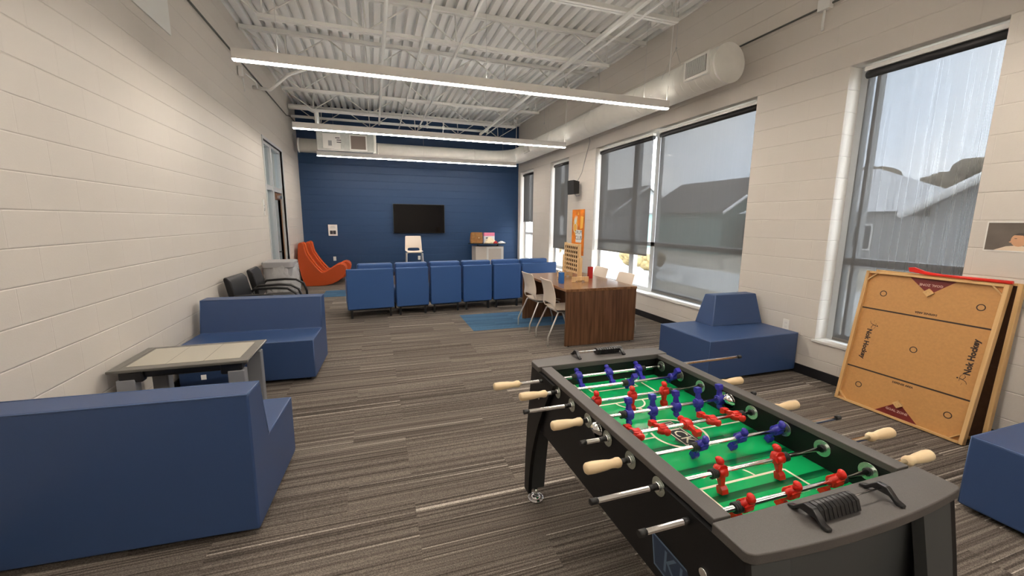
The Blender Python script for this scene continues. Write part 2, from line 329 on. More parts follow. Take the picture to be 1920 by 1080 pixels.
def thing(name, label, cat, loc=(0, 0, 0), rz=0, group=None):
    o = bpy.data.objects.new(name, None); col.objects.link(o); o.location = loc; o.rotation_euler = (0, 0, rz)
    o['label'] = label; o['category'] = cat; o.empty_display_size = .1
    if group: o['group'] = group
    return o
def tag(o, label, cat, group=None):
    o['label'] = label; o['category'] = cat
    if group: o['group'] = group
    return o
def struct(o): o['kind'] = 'structure'; return o
def dup(o, parent=None, label=None, loc=None, rz=None, group=None):
    c = o.copy(); col.objects.link(c)
    if parent is not None: c.parent = parent
    if label: c['label'] = label
    if group: c['group'] = group
    if loc is not None: c.location = loc
    if rz is not None: c.rotation_euler = (0, 0, rz)
    for ch in list(o.children): dup(ch, c)
    return c
def rounded(x0, x1, y0, y1, r, n=5):
    p = []
    for cx, cy, a in ((x1-r, y1-r, 0), (x0+r, y1-r, 90), (x0+r, y0+r, 180), (x1-r, y0+r, 270)):
        for k in range(n+1): t = (a+90*k/n)*D2R; p.append((cx+r*math.cos(t), cy+r*math.sin(t)))
    return p
def mtx(origin, X, Y):
    X = Vector(X).normalized(); Y = Vector(Y).normalized(); Z = X.cross(Y)
    return Matrix(((X.x, Y.x, Z.x, origin[0]), (X.y, Y.y, Z.y, origin[1]), (X.z, Y.z, Z.z, origin[2]), (0, 0, 0, 1)))

# ================================================================== THE SETTING
struct(MB().box(-.3, W+.35, YB, DEP+.3, -.1, 0).build('floor', M['carpet']))
WINS = [(1.87, 2.90), (3.89, 7.58), (8.79, 9.82), (11.0, 12.09)]
SILL, HEAD = .4064, 3.048
mb = MB(); TOP = 4.6
mb.box(W, W+.30, YB, DEP+.3, 0, SILL).box(W, W+.30, YB, DEP+.3, HEAD, TOP)
ys = [YB]+[v for w in WINS for v in w]+[DEP+.3]
for i in range(0, len(ys), 2): mb.box(W, W+.30, ys[i], ys[i+1], SILL, HEAD)
struct(mb.build('wall_right', M['wall_y'], merge=False))
DY0, DY1, DH = 8.56, 10.16, 3.0
mb = MB().box(-.2, 0, YB, DY0, 0, TOP).box(-.2, 0, DY1, DEP+.3, 0, TOP).box(-.2, 0, DY0, DY1, DH, TOP)
struct(mb.build('wall_left', M['wall_y'], merge=False))
struct(MB().box(0, W, DEP, DEP+.2, 0, TOP).build('wall_back', M['wall_blue']))
struct(MB().box(0, W, YB-.2, YB, 0, TOP).build('wall_front', M['wall_x']))
# corrugated roof deck, ribs running away from the camera
pts = []; x = -.05; p = .1524
while x < W+.1: pts += [(x, H), (x+.086, H), (x+.098, H+.07), (x+.142, H+.07)]; x += p
prof = pts+[(pts[-1][0], H+.1), (pts[0][0], H+.1)]
mb = MB(); n = len(pts)
mb.faces([(a, YB, b) for a, b in pts]+[(a, DEP+.2, b) for a, b in pts], [(i, i+1, n+i+1, n+i) for i in range(n-1)], M['deck'])
mb.box(-.2, W+.3, YB-.2, DEP+.3, H+.08, H+.14, M['deck'])
struct(mb.build('ceiling'))
# base trims
mb = MB().box(W-.012, W, YB, DEP, 0, .10); struct(mb.build('baseboard_right', M['base'], bevel=.003))
mb = MB().box(0, .012, YB, DY0, 0, .10).box(0, .012, DY1, DEP, 0, .10); struct(mb.build('baseboard_left', M['base'], merge=False))
struct(MB().box(.012, W-.012, DEP-.012, DEP, 0, .10).build('baseboard_back', M['base']))
# blue carpet inlays
mb = MB().faces([(3.12, 6.72, .003), (3.12, 5.66, .003), (5.1, 5.66, .003), (5.1, 6.72, .003)], [(0, 1, 2, 3)]); struct(mb.build('trim_1', M['carpet_blue']))
mb = MB().faces([(.72, 9.95, .003), (.72, 9.1, .003), (5.2, 9.1, .003), (5.2, 9.95, .003)], [(0, 1, 2, 3)]); struct(mb.build('trim_2', M['carpet_blue']))

# windows
for i, (y0, y1) in enumerate(WINS):
    X0, X1 = W+.17, W+.25; f = .07; mb = MB()
    mb.box(X0, X1, y0, y0+f, SILL, HEAD).box(X0, X1, y1-f, y1, SILL, HEAD).box(X0, X1, y0+f, y1-f, SILL, SILL+f).box(X0, X1, y0+f, y1-f, HEAD-f, HEAD)
    mull = [(5.80, 5.90), (6.36, 6.50), (3.96, 4.02)] if i == 1 else ([(y1-.165, y1-.135)] if i == 0 else [((y0+y1)/2-.02, (y0+y1)/2+.02)])
    for a, b in mull: mb.box(X0, X1, a, b, SILL+f, HEAD-f)
    mb.box(X0, X1, y0+f, y1-f, 1.19, 1.26)
    w = struct(mb.build('window_%d' % (i+1), M['alu'], merge=False))
    mb = MB().box(X0+.035, X0+.041, y0+.02, y1-.02, SILL+.02, HEAD-.02); mb.build('pane', M['glass'], w)
    mb = MB().box(W-.02, X0, y0-.02 if i < 3 else y0, y1+.02, SILL-.022, SILL+.002); mb.build('sill', M['sill'], w, bevel=.004)
BL = [(1.885, 2.80, .43, 'roller blind nearest the camera, fully lowered behind the tan game board'),
      (3.91, 5.70, .44, 'widest roller blind, lowered to the sill beside the blue trapezoid-back seat'),
      (5.87, 7.52, 1.02, 'wide grey roller blind raised above the desk, daylight strip under it'),
      (8.85, 9.76, .92, 'narrow roller blind beside the orange poster, hem just above the sill'),
      (11.05, 12.03, 1.57, 'shortest roller blind, in the narrow window next to the blue wall')]
for y0, y1, zb, lab in BL:
    t = thing('roller_blind', lab, 'blind', (W+.09, (y0+y1)/2, HEAD), 0, 'grey roller blinds'); h = (y1-y0)/2; zb -= HEAD
    MB().box(-.035, .03, -h-.01, h+.01, -.068, -.03).build('fascia', M['fascia'], t, bevel=.004)
    MB().cyl((0, -h, -.10), (0, h, -.10), .032, seg=20).build('roller_tube', M['roller'], t)
    MB().box(.0, .0015, -h+.01, h-.01, zb+.02, -.06).build('cloth', M['cloth'], t)
    MB().box(-.006, .008, -h+.01, h-.01, zb, zb+.028).build('hem_bar', M['hembar'], t, bevel=.002)

# glazed door unit in the left wall
mb = MB(); A = M['alu']; f = .05
for a, b in ((DY0, DY0+f), (DY1-f, DY1), (9.26, 9.34)): mb.box(-.14, -.03, a, b, 0, DH)
for a, b in ((0, .1), (2.13, 2.22), (DH-f, DH)): mb.box(-.13, -.04, DY0+f, 9.26, a, b)
for a, b in ((2.13, 2.22), (DH-f, DH)): mb.box(-.13, -.04, 9.34, DY1-f, a, b)
mb.box(-.03, .012, DY0-.05, DY0, 0, DH+.05).box(-.03, .012, DY1, DY1+.05, 0, DH+.05).box(-.03, .012, DY0, DY1, DH, DH+.05)
dr = struct(mb.build('door_1', M['alu'], merge=False))
MB().box(-.09, -.082, DY0+f, 9.26, .1, 2.13).build('pane', M['glass'], dr)
MB().box(-.09, -.082, DY0+f, 9.26, 2.22, DH-f).build('pane', M['glass'], dr)
MB().box(-.09, -.082, 9.34, DY1-f, 2.22, DH-f).build('pane', M['glass'], dr)
mb = MB().box(-.11, -.065, 9.345, 9.45, .01, 2.12).box(-.11, -.065, 10.0, DY1-f-.005, .01, 2.12).box(-.11, -.065, 9.45, 10.0, .01, .25).box(-.11, -.065, 9.45, 10.0, 1.98, 2.12)
lf = mb.build('door_leaf', M['door'], dr, bevel=.002)
MB().box(-.092, -.084, 9.45, 10.0, .25, 1.98).build('pane', M['glass'], lf)
MB().box(-.065, -.01, 9.7, 9.98, 2.0, 2.07).build('door_closer', M['steel'], dr, bevel=.01)
mb = MB().tube([(-.06, 9.42, .93), (-.02, 9.42, .93), (-.015, 9.55, .93)], .011); mb.build('door_handle', M['black'], lf)
# corridor beyond the door
mb = MB().box(-2.3, -2.2, 6.5, 13, -.1, 3.4).box(-2.3, -.2, 6.4, 6.5, -.1, 3.4).box(-2.3, -.2, 13, 13.1, -.1, 3.4).box(-2.3, -.2, 6.4, 13.1, 3.3, 3.4).box(-2.3, -.3, 6.4, 13.1, -.1, -.001)
struct(mb.build('wall_corridor', M['corridor'], merge=False))
o = tag(MB().box(-1.6, -1.2, 8.6, 9.8, 3.27, 3.299).build('added_corridor_fill_panel', M['corr_fill']), 'added fill light panel behind the glazed door on the left', 'light')  # glowing panel added to brighten the view through the door glass
# conduits on the walls
def conduit(pts, r, lab, m='steel_paint', cat='conduit', name='conduit'): return tag(MB().tube(pts, r, M[m], 8).build(name), lab, cat)
conduit([(.015, YB+.01, 3.86), (.015, 11.0, 3.93), (.015, 11.5, 4.02), (.015, 12.2, 4.02)], .012, 'thin dark conduit running high along the left wall', 'conduit')
conduit([(W-.018, 1.9, 3.69), (W-.018, 4.6, 3.69)], .010, 'thin dark conduit on the right wall from junction box to round duct', 'conduit')
t = thing('junction_box', 'pale junction box high on the right wall above the nearest window', 'electrical box', (W-.03, 3.19, 3.70))
MB().box(-.03, .03, -.06, .06, -.055, .055).build('box', M['steel_paint'], t, bevel=.006)
MB().tube([(0, 0, -.05), (-.01, .0, -.16), (0, .0, -.24)], .012, M['steel_paint'], 8).build('cord', None, t)

# ================================================================== CEILING STEEL
def make_joist(lab):
    t = thing('roof_joist', lab, 'roof joist', (0, 0, 0), 0, 'white open web roof joists')
    s = M['steel_paint']
    MB().box(.02, W-.02, -.05, -.006, -.055, 0).box(.02, W-.02, .006, .05, -.055, 0).build('top_chord', s, t, merge=False)
    MB().box(.58, 5.42, -.045, -.006, -.46, -.415).box(.58, 5.42, .006, .045, -.46, -.415).build('bottom_chord', s, t, merge=False)
    xs = [.62, 1.815, 3.01, 4.205, 5.40]
    def web(a, b): MB().tube([(a[0], 0, a[1]), (b[0], 0, b[1])], .011, s, 6).build('web_member', None, t)
    web((.05, -.03), (.62, -.43)); web((W-.05, -.03), (5.40, -.43))
    for k in range(4):
        m_ = (xs[k]+xs[k+1])/2; web((xs[k], -.43), (m_, -.03)); web((m_, -.03), (xs[k+1], -.43)); web((xs[k+1]-.0, -.43), (xs[k+1]-.02, -.03))
    web((.62, -.43), (.64, -.03))
    return t
labs = ['roof joist right above the camera, out at the top edge', 'roof joist crossing the very top of the picture', 'roof joist between the top edge and the nearest pendant light', 'roof joist just behind the nearest pendant light', 'roof joist above the middle pendant light', 'roof joist in front of the cross pipes', 'last roof joist against the blue far wall']
ysj = [3.05, 4.55, 6.12, 7.62, 9.14, 10.66, 12.16]
j0 = make_joist(labs[0]); j0.location = (0, ysj[0], H-.001)
for y, l in list(zip(ysj, labs))[1:]: dup(j0, None, l, (0, y, H-.001))
def pipe(pts, r, lab, cat='pipe', m='steel_paint', name='ceiling_pipe', seg=10): return tag(MB().tube(pts, r, M[m], seg).build(name), lab, cat)
pipe([(2.04, YB+.02, 3.96), (2.04, 11.5, 3.99)], .024, 'white pipe running lengthwise under the joists, leftmost of the long pipes')
pipe([(2.52, YB+.02, 3.965), (2.54, 11.8, 3.965)], .015, 'thin white pipe running lengthwise, second of the long pipes from the left')
pipe([(3.06, YB+.02, 3.965), (3.02, 11.6, 3.965)], .019, 'white pipe running lengthwise below the joists, third from the left')
pipe([(4.93, YB+.02, 3.99), (4.93, 11.75, 3.99)], .015, 'slim white pipe beside the strut channel near the right wall')
t = thing('strut_channel', 'white strut channel running lengthwise under the joists near the right wall', 'strut channel', (4.72, 0, 3.965))
MB().box(-.028, .028, YB+.02, 11.6, -.025, .022).build('channel', M['steel_paint'], t, bevel=.004)
pipe([(5.66, YB+.02, 4.30), (5.66, 12.2, 4.30)], .016, 'white conduit tucked high along the right wall edge of the deck')
pipe([(.03, 11.5, 4.03), (4.9, 11.5, 4.03)], .032, 'fat white cross pipe with flanged end in front of the blue wall')
tag(MB().cyl((4.88, 11.5, 4.03), (4.915, 11.5, 4.03), .055, M['steel_paint'], 20).build('pipe_flange'), 'round flange closing the fat cross pipe', 'flange')
pipe([(.03, 11.25, 4.19), (.45, 11.25, 4.19), (.62, 11.25, 4.1), (.64, 11.25, 3.70)], .06, 'thick white pipe bending down to the ceiling air unit')
for sx, lab in ((3.15, 'left of the two sprinkler valves hanging from the rear joist'), (3.55, 'right of the two sprinkler valves hanging from the rear joist')):
    t = thing('sprinkler_valve', lab, 'valve', (sx, 10.66, 3.89), 0, 'sprinkler valves under the rear joist')
    MB().ball((0, 0, -.03), .045, m=M['steel_paint']).build('body', None, t); MB().cyl((0, 0, -.02), (0, 0, .105), .012, M['steel_paint']).build('stem', None, t)

# duct work: one run along the right wall turning across the blue wall
dz = 3.39
t = thing('round_duct', 'white round air duct along the right wall turning across the blue wall', 'duct', (0, 0, 0))
pp = [(5.72, 3.985, dz), (5.72, 11.15, dz)]; rr = [.213, .213]
for k in range(1, 9): a = PI/2*k/8; pp.append((5.72-.62*(1-math.cos(a)), 11.15+.62*math.sin(a), dz+.02*k/8)); rr.append(.213-.045*k/8)
pp.append((.14, 11.77, dz+.02)); rr.append(.168)
MB().tube(pp, rr, M['duct'], 40).build('duct_body', None, t)
MB().cyl((5.72, 3.965, dz), (5.72, 3.99, dz), .218, M['duct'], 40).build('end_cap', None, t)
MB().cyl((.10, 11.77, dz+.02), (.14, 11.77, dz+.02), .175, M['duct'], 32).build('end_cap', None, t)
k = 0
for y in [4.06+.115*i for i in range(6)]+[5.5, 7.0, 8.5, 10.0]:
    MB().tube([(5.72, y, dz), (5.72, y+.006, dz)], .2146, M['duct'], 40).build('seam', None, t)
for x in (1.98, 4.55): MB().tube([(x, 11.77, dz+.02), (x+.02, 11.77, dz+.02)], .173, M['duct'], 32).build('seam', None, t)
def grille(parent, y, w):
    g = MB().box(5.488, 5.53, y-w/2-.035, y+w/2+.035, dz-.035-.07, dz+.135-.0).build('grille_frame', M['duct'], parent, bevel=.004)
    MB().box(5.484, 5.50, y-w/2, y+w/2, dz-.075, dz+.105, M['duct_dark']).build('opening', None, g)
    mb = MB()
    for k in range(18): yy = y-w/2+w*(k+.5)/18; mb.box(5.476, 5.492, yy-.0022, yy+.0022, dz-.075, dz+.105, M['steel_paint'])
    mb.build('louvre', None, g, merge=False)
grille(t, 4.24, .33); grille(t, 10.0, .26)
for k, (y, lab) in enumerate(((4.9, 'wire hanger holding the duct nearest its round end cap'), (6.9, 'wire hanger holding the duct above the wide windows'), (9.4, 'farthest wire hanger holding the round duct'))):
    t = thing('duct_hanger', lab, 'hanger', (5.72, y, dz), 0, 'wire duct hangers')
    MB().tube([(-.20, 0, .08), (0, 0, .48), (.20, 0, .08)], .0025, M['steel'], 6).build('sling', None, t)
    MB().tube([(0, 0, .48), (0, 0, H-dz)], .003, M['steel'], 6).build('wire', None, t); MB().ball((0, 0, .49), .012, m=M['steel']).build('clip', None, t)
# air unit on the cross duct
t = thing('air_unit', 'boxy galvanised air unit with brown filter panel hung before the blue wall', 'air handler', (1.25, 11.25, 3.44))
MB().box(-.66, .64, -.12, .36, -.21, .22).build('casing', M['unit'], t, bevel=.02)
MB().box(-.52, -.12, -.135, -.12, -.16, .18).build('access_panel', M['cabinet_edge'], t, bevel=.004)
MB().box(.08, .12+.36, -.14, -.12, -.18, .19).build('filter_frame', M['steel_paint'], t, bevel=.004)
MB().box(.11, .45, -.146, -.138, -.15, .16).build('filter', M['filt'], t)
MB().box(.60, .70, -.10, .34, -.23, .24).build('collar', M['duct'], t, bevel=.03)
MB().box(-.40, -.32, -.14, -.134, -.10, .02).build('label_plate', M['grey'], t)
for sx, sz in ((-.3, .08), (-.27, .03), (-.27, -.02)): MB().box(sx+.06, sx+.16, -.139, -.134, sz, sz+.018).build('warning_label', M['sign'], t)

# pendant lights
def make_light(lab):
    t = thing('pendant_light', lab, 'ceiling light', (0, 0, 0), 0, 'linear pendant lights')
    MB().box(.615, 5.525, -.03, .03, .012, .06).box(.615, 5.525, -.03, -.0275, .06, .105).box(.615, 5.525, .0275, .03, .06, .105).box(.615, .618, -.0275, .0275, .06, .105).box(5.522, 5.525, -.0275, .0275, .06, .105).build('housing', M['fixture'], t, merge=False)
    MB().box(.620, 5.52, -.026, .026, .0, .016).build('lens', M['lens'], t, bevel=.004)
    MB().box(.64, 5.50, -.022, .022, .0605, .064).build('added_uplight_strip', M['added_uplens'], t)  # added upward glow, hidden inside the housing walls
    for x in (1.0, 3.07, 5.15): MB().cyl((x, 0, .10), (x, 0, H-3.05), .0016, M['steel'], 6).build('cable', None, t)
    MB().tube([(5.50, 0, .105), (5.52, .01, .4), (5.53, .0, 1.0), (5.6, .15, 1.36)], .007, M['white'], 8).build('power_cord', None, t)
    return t
llabs = ['lit linear pendant nearest the camera, longest in the picture', 'middle lit linear pendant, second from the camera', 'farthest lit linear pendant in front of the blue wall', 'lit linear pendant above the foosball table just out of frame', 'lit linear pendant behind the camera']
L0 = make_light(llabs[0]); L0.location = (0, 4.74, 3.05)
for y, l in zip((7.80, 10.85, 1.66, -1.42), llabs[1:]): dup(L0, None, l, (0, y, 3.05))
for k, (y, lab) in enumerate(((5.28, 'pale canopy box feeding the nearest pendant light by the right wall'), (8.3, 'pale canopy box feeding the middle pendant light'), (11.35, 'pale canopy box feeding the farthest pendant light'))):
    tag(MB().box(5.62, 5.80, y-.06, y+.06, 4.30, 4.36).cyl((5.71, y, 4.36), (5.71, y, 4.42), .05).build('canopy_box', M['steel_paint'], bevel=.004), lab, 'electrical box', 'pendant canopy boxes')
# flood lamp bracket and cable on the left wall behind the first pendant
t = thing('wall_bracket', 'grey bracket and box on the upper left wall behind the nearest pendant', 'bracket', (.03, 7.4, 3.72))
MB().box(-.02, .04, -.03, .03, -.05, .08).build('box', M['steel_paint'], t, bevel=.01); MB().tube([(.03, 0, -.08), (.04, .0, -.26)], [.014, .007], M['steel_paint'], 8).build('strap', None, t)
MB().tube([(.05, .05, .0), (.12, .35, -.02), (.10, .52, -.06)], .010, M['steel_paint'], 8).build('arm', None, t)
conduit([(.04, 8.06, 3.70), (.30, 7.97, 3.66), (.62, 7.75, 3.86), (1.0, 7.66, 3.99)], .026, 'white flexible conduit curving from the left wall to the joist', 'steel_paint', 'conduit', 'flexible_conduit')
tag(MB().box(.002, .014, 4.40, 5.165, 3.34, 3.80).build('return_panel', M['steel_paint'], bevel=.004), 'pale square return panel at the top of the left wall', 'vent')

# ================================================================== SEATING
def wedge_sofa(name, L, lab, cat, loc, rz, grp):
    """flat sided foam sofa: seat front toward local -y, back toward +y; x 0..L"""
    t = thing(name, lab, cat, loc, rz, grp); z0 = .035
    prof = [(0, z0), (0, .42), (.49, .42), (.56, .755), (.735, .755), (.75, z0)]
    MB().prism(prof, 0, L, 'x').build('cushion_body', M['vinyl'], t, bevel=.012, seg=3)
    def seam(pts): MB().tube(pts, .0035, M['vinyl_seam'], 6).build('piping', None, t)
    for x in (.004, L-.004):
        seam([(x, .003, .05), (x, .003, .417), (x, .49, .420)]); seam([(x, .49, .422), (x, .562, .752), (x, .732, .753)])
    seam([(.004, .004, .418), (L-.004, .004, .418)]); seam([(.004, .562, .753), (L-.004, .562, .753)]); seam([(.004, .734, .752), (L-.004, .734, .752)])
    for x in (.08, L-.08):
        for y in (.08, .67): MB().cyl((x, y, 0), (x, y, .04), .022, M['chrome']).build('foot', None, t)
    return t
wedge_sofa('foam_sofa', 1.165, 'navy foam sofa facing away from the camera at lower left', 'sofa', (1.235, 2.905, 0), PI-3.2*D2R, 'blue foam seating')
wedge_sofa('foam_sofa', 1.15, 'blue foam sofa beyond the touch table, front toward the camera', 'sofa', (.045, 4.36, 0), -3.0*D2R, 'blue foam seating')
def block_seat(lab, loc, rz=0, back=True):
    t = thing('foam_block_seat', lab, 'seat', loc, rz, 'blue foam seating')
    MB().box(0, 1.19, 0, .75, .03, .44).build('cushion_body', M['vinyl'], t, bevel=.014, seg=3)
    for a in ([(0.004, .004, .04), (.004, .004, .436), (1.186, .004, .436), (1.186, .004, .04)], [(.004, .006, .436), (.004, .746, .436), (1.186, .746, .436), (1.186, .006, .436)]): MB().tube(a, .0032, M['vinyl_seam'], 6).build('piping', None, t)
    if back:
        b0 = [(.485, .47), (1.19, .44), (1.19, .735), (.475, .735)]; b1 = [(.60, .575), (1.16, .535), (1.16, .68), (.545, .69)]
        v = [(a, b, .435) for a, b in b0]+[(a, b, .775) for a, b in b1]
        MB().faces(v, [(0, 1, 2, 3), (4, 5, 6, 7), (0, 1, 5, 4), (1, 2, 6, 5), (2, 3, 7, 6), (3, 0, 4, 7)]).build('backrest', M['vinyl'], t, bevel=.012, seg=3)
    for x in (.08, 1.11):
        for y in (.08, .67): MB().cyl((x, y, 0), (x, y, .04), .022, M['chrome']).build('foot', None, t)
    return t
block_seat('blue foam block seat with tapered backrest between the desk and the game boards', (4.885, 3.055, 0))
block_seat('blue foam block seat cut off by the right edge of the picture', (6.06, 1.175, 0), PI, back=False).location = (6.08, 1.19, 0)

# row of upholstered modular chairs seen from behind
def module(w, arm, lab):
    t = thing('lounge_chair', lab, 'lounge chair', (0, 0, 0), 0, 'row of blue lounge chairs seen from behind'); v = M['vinyl2']
    MB().box(.008, w-.008, 0, .07, .15, .81).build('back_panel', v, t, bevel=.018, seg=3)
    a = .17 if arm == 'l' else 0; b = .17 if arm == 'r' else 0
    MB().box(.012+a, w-.012-b, .06, .20, .30, .885).build('back_cushion', v, t, bevel=.03, seg=3)
    MB().box(.012+a, w-.012-b, .12, .72, .17, .43).build('seat_cushion', v, t, bevel=.03, seg=3)
    if arm: 
        x0 = .008 if arm == 'l' else w-.17
        MB().box(x0, x0+.16, .05, .72, .15, .62).build('armrest', v, t, bevel=.025, seg=3)
    for x in (.07, w-.07):
        for y in (.05, .66): MB().box(x-.018, x+.018, y-.018, y+.018, 0, .155).build('leg', M['black'], t, bevel=.003)
    MB().box(.05, w-.05, .04, .67, .13, .152).build('base_rail', M['black'], t)
    return t
ca, sa = math.cos(5.3*D2R), math.sin(5.3*D2R)
R0 = (1.345, 6.905); offs = [0, .765, 1.345, 1.925, 2.505, 3.085]
ml = ['blue lounge chair with armrest, leftmost of the row seen from behind', 'armless blue lounge chair second from the left in the row', 'armless blue lounge chair third from the left in the row', 'armless blue lounge chair fourth from the left in the row', 'armless blue lounge chair just left of the desk, fifth in the row', 'blue lounge chair with armrest behind the desk, rightmost of the row']
mid = None
for k, off in enumerate(offs):
    loc = (R0[0]+off*ca, R0[1]+off*sa, 0)
    if k in (0, 5): t = module(.745, 'l' if k == 0 else 'r', ml[k]); t.location = loc; t.rotation_euler = (0, 0, 5.3*D2R)
    elif mid is None: mid = module(.56, None, ml[k]); mid.location = loc; mid.rotation_euler = (0, 0, 5.3*D2R)
    else: dup(mid, None, ml[k], loc, 5.3*D2R)

# ivory plastic chairs (local: faces +y, origin under seat centre)
def make_chair(lab):
    t = thing('plastic_chair', lab, 'chair', (0, 0, 0), 0, 'ivory plastic chairs')
    P = M['plastic']; cols = [-.225, -.15, -.05, .05, .15, .225]
    seat = [(.21, .435), (.17, .452), (.05, .448), (-.1, .440), (-.19, .452)]
    v = []; f = []
    for y, z in seat:
        for x in cols: v.append((x*(.94 if y > .15 else 1), y, z+.018*(abs(x)/.22)**2))
    n = len(cols)
    for i in range(len(seat)-1):
        for k in range(n-1): f.append((i*n+k, i*n+k+1, (i+1)*n+k+1, (i+1)*n+k))
    MB().faces(v, f).build('seat', P, t, solid=.013, sub=2)
    back = [(-.19, .452), (-.215, .49), (-.225, .53), (-.23, .60), (-.24, .68), (-.262, .76), (-.285, .825), (-.295, .85)]
    v = []; f = []
    for i, (y, z) in enumerate(back):
        wsc = 1-.02*max(0, i-2)
        for x in cols: v.append((x*wsc, y+.03*(abs(x)/.22)**2*(1 if i > 2 else .4), z))
    for i in range(len(back)-1):
        for k in range(n-1):
            if i in (0, 1) and 1 <= k <= 3: continue
            f.append((i*n+k, i*n+k+1, (i+1)*n+k+1, (i+1)*n+k))
    MB().faces(v, f).build('backrest', P, t, solid=.013, sub=2)
    for sx in (-1, 1):
        MB().tube([(sx*.15, .13, .43), (sx*.20, .17, .425), (sx*.225, .27, .14), (sx*.225, .28, .11), (sx*.225, .28, .0)], .0105, M['legmetal'], 10).build('leg', None, t)
        MB().tube([(sx*.15, -.13, .43), (sx*.20, -.16, .425), (sx*.225, -.29, .14), (sx*.225, -.30, .11), (sx*.225, -.30, .0)], .0105, M['legmetal'], 10).build('leg', None, t)
    MB().box(-.17, .17, -.15, .15, .418, .432).build('under_frame', M['legmetal'], t)
    return t
c0 = make_chair('ivory plastic chair at the near left side of the desk'); c0.location = (4.18, 4.90, 0); c0.rotation_euler = (0, 0, -PI/2-2*D2R)
dup(c0, None, 'ivory plastic chair at the far left side of the desk', (4.17, 5.60, 0), -PI/2+2*D2R)
dup(c0, None, 'ivory plastic chair at the near right side of the desk, by the window', (5.07, 5.17, 0), PI/2)
dup(c0, None, 'ivory plastic chair at the far right side of the desk, by the window', (5.10, 5.93, 0), PI/2)
st = thing('tall_stool', 'tall ivory plastic stool standing alone under the television', 'stool', (2.79, 11.1, 0), PI)
for ch in c0.children:
    nm = ch.name.split('.')[0]
    if nm == 'leg': continue
    c_ = ch.copy(); col.objects.link(c_); c_.parent = st; c_.location = (0, 0, .325)
for sx in (-1, 1):
    for sy in (-1, 1): MB().tube([(sx*.17, sy*.13, .745), (sx*.20, sy*.15, .735), (sx*.23, sy*.24, 0)], .011, M['legmetal'], 10).build('leg', None, st)
    MB().tube([(sx*.222, -.21, .25), (sx*.222, .21, .25)], .008, M['legmetal'], 8).build('foot_rail', None, st)
MB().tube([(-.222, .21, .25), (.222, .21, .25)], .008, M['legmetal'], 8).build('foot_rail', None, st)

# black armchairs by the left wall (faces local +y)
def make_armchair(lab):
    t = thing('black_armchair', lab, 'armchair', (0, 0, 0), 0, 'black armchairs along the left wall')
    Lm = M['leather']
    MB().box(-.25, .25, -.20, .27, .40, .48).build('seat', Lm, t, bevel=.03, seg=3)
    pr = [(-.27, .50), (-.30, .66), (-.34, .86), (-.335, .89), (-.30, .89), (-.26, .84), (-.22, .66), (-.20, .50)]
    MB().prism(pr, -.245, .245, 'x').build('backrest', Lm, t, bevel=.03, seg=3)
    for sx in (-1, 1):
        MB().tube([(sx*.27, -.27, .60), (sx*.285, -.2, .665), (sx*.285, .05, .675), (sx*.285, .2, .665), (sx*.285, .30, .60), (sx*.285, .34, .48), (sx*.285, .34, .42)], .018, M['black'], 10).build('armrest', None, t)
        MB().tube([(sx*.27, .26, .42), (sx*.28, .29, .2), (sx*.28, .31, 0)], .014, M['blackm'], 10).build('leg', None, t)
        MB().tube([(sx*.27, -.27, .60), (sx*.27, -.25, .3), (sx*.27, -.32, 0)], .014, M['blackm'], 10).build('leg', None, t)
        MB().cyl((sx*.265, -.255, .47), (sx*.30, -.255, .47), .016, M['chrome']).build('bolt', None, t)
    MB().box(-.27, .27, -.16, .24, .375, .405).build('seat_frame', M['blackm'], t)
    return t
a0 = make_armchair('black leather armchair nearer to the camera along the left wall'); a0.location = (.43, 5.88, 0); a0.rotation_euler = (0, 0, -PI/2-6*D2R)
dup(a0, None, 'black leather armchair beside the bagged trash bin', (.43, 6.76, 0), -PI/2+2*D2R)

# orange rockers: outline in x,z at the far end of the room
ro = [(.03, .98), (.045, 1.025), (.085, 1.045), (.125, 1.035), (.155, .99), (.165, .90), (.19, .79), (.27, .64), (.38, .47), (.47, .36), (.51, .325), (.56, .325), (.66, .38), (.77, .45), (.86, .505), (.94, .525), (1.0, .51), (1.04, .465), (1.055, .40), (1.04, .32), (.98, .20), (.86, .105), (.72, .04), (.56, .008), (.40, 0), (.14, .004), (.12, .02), (.06, .25), (.015, .52), (.01, .75)]
def make_rocker(lab):
    t = thing('foam_rocker', lab, 'rocker seat', (0, 0, 0), 0, 'orange foam rockers')
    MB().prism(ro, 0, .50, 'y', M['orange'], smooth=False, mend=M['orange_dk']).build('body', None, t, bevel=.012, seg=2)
    inner = [(x, z) for x, z in ro[3:16]]
    mb = MB(); v = []; n = len(inner)
    for x, z in inner: v += [(x+.012, .16, z+.010), (x+.012, .34, z+.010)]
    mb.faces(v, [(2*i, 2*i+1, 2*i+3, 2*i+2) for i in range(n-1)], M['orange'], True); mb.build('centre_panel', None, t, solid=.012)
    return t
r0 = make_rocker('orange foam rocker seat nearer to the camera'); r0.location = (.06, 10.72, 0)
dup(r0, None, 'orange foam rocker seat behind the first, against the blue wall', (.14, 11.28, 0))

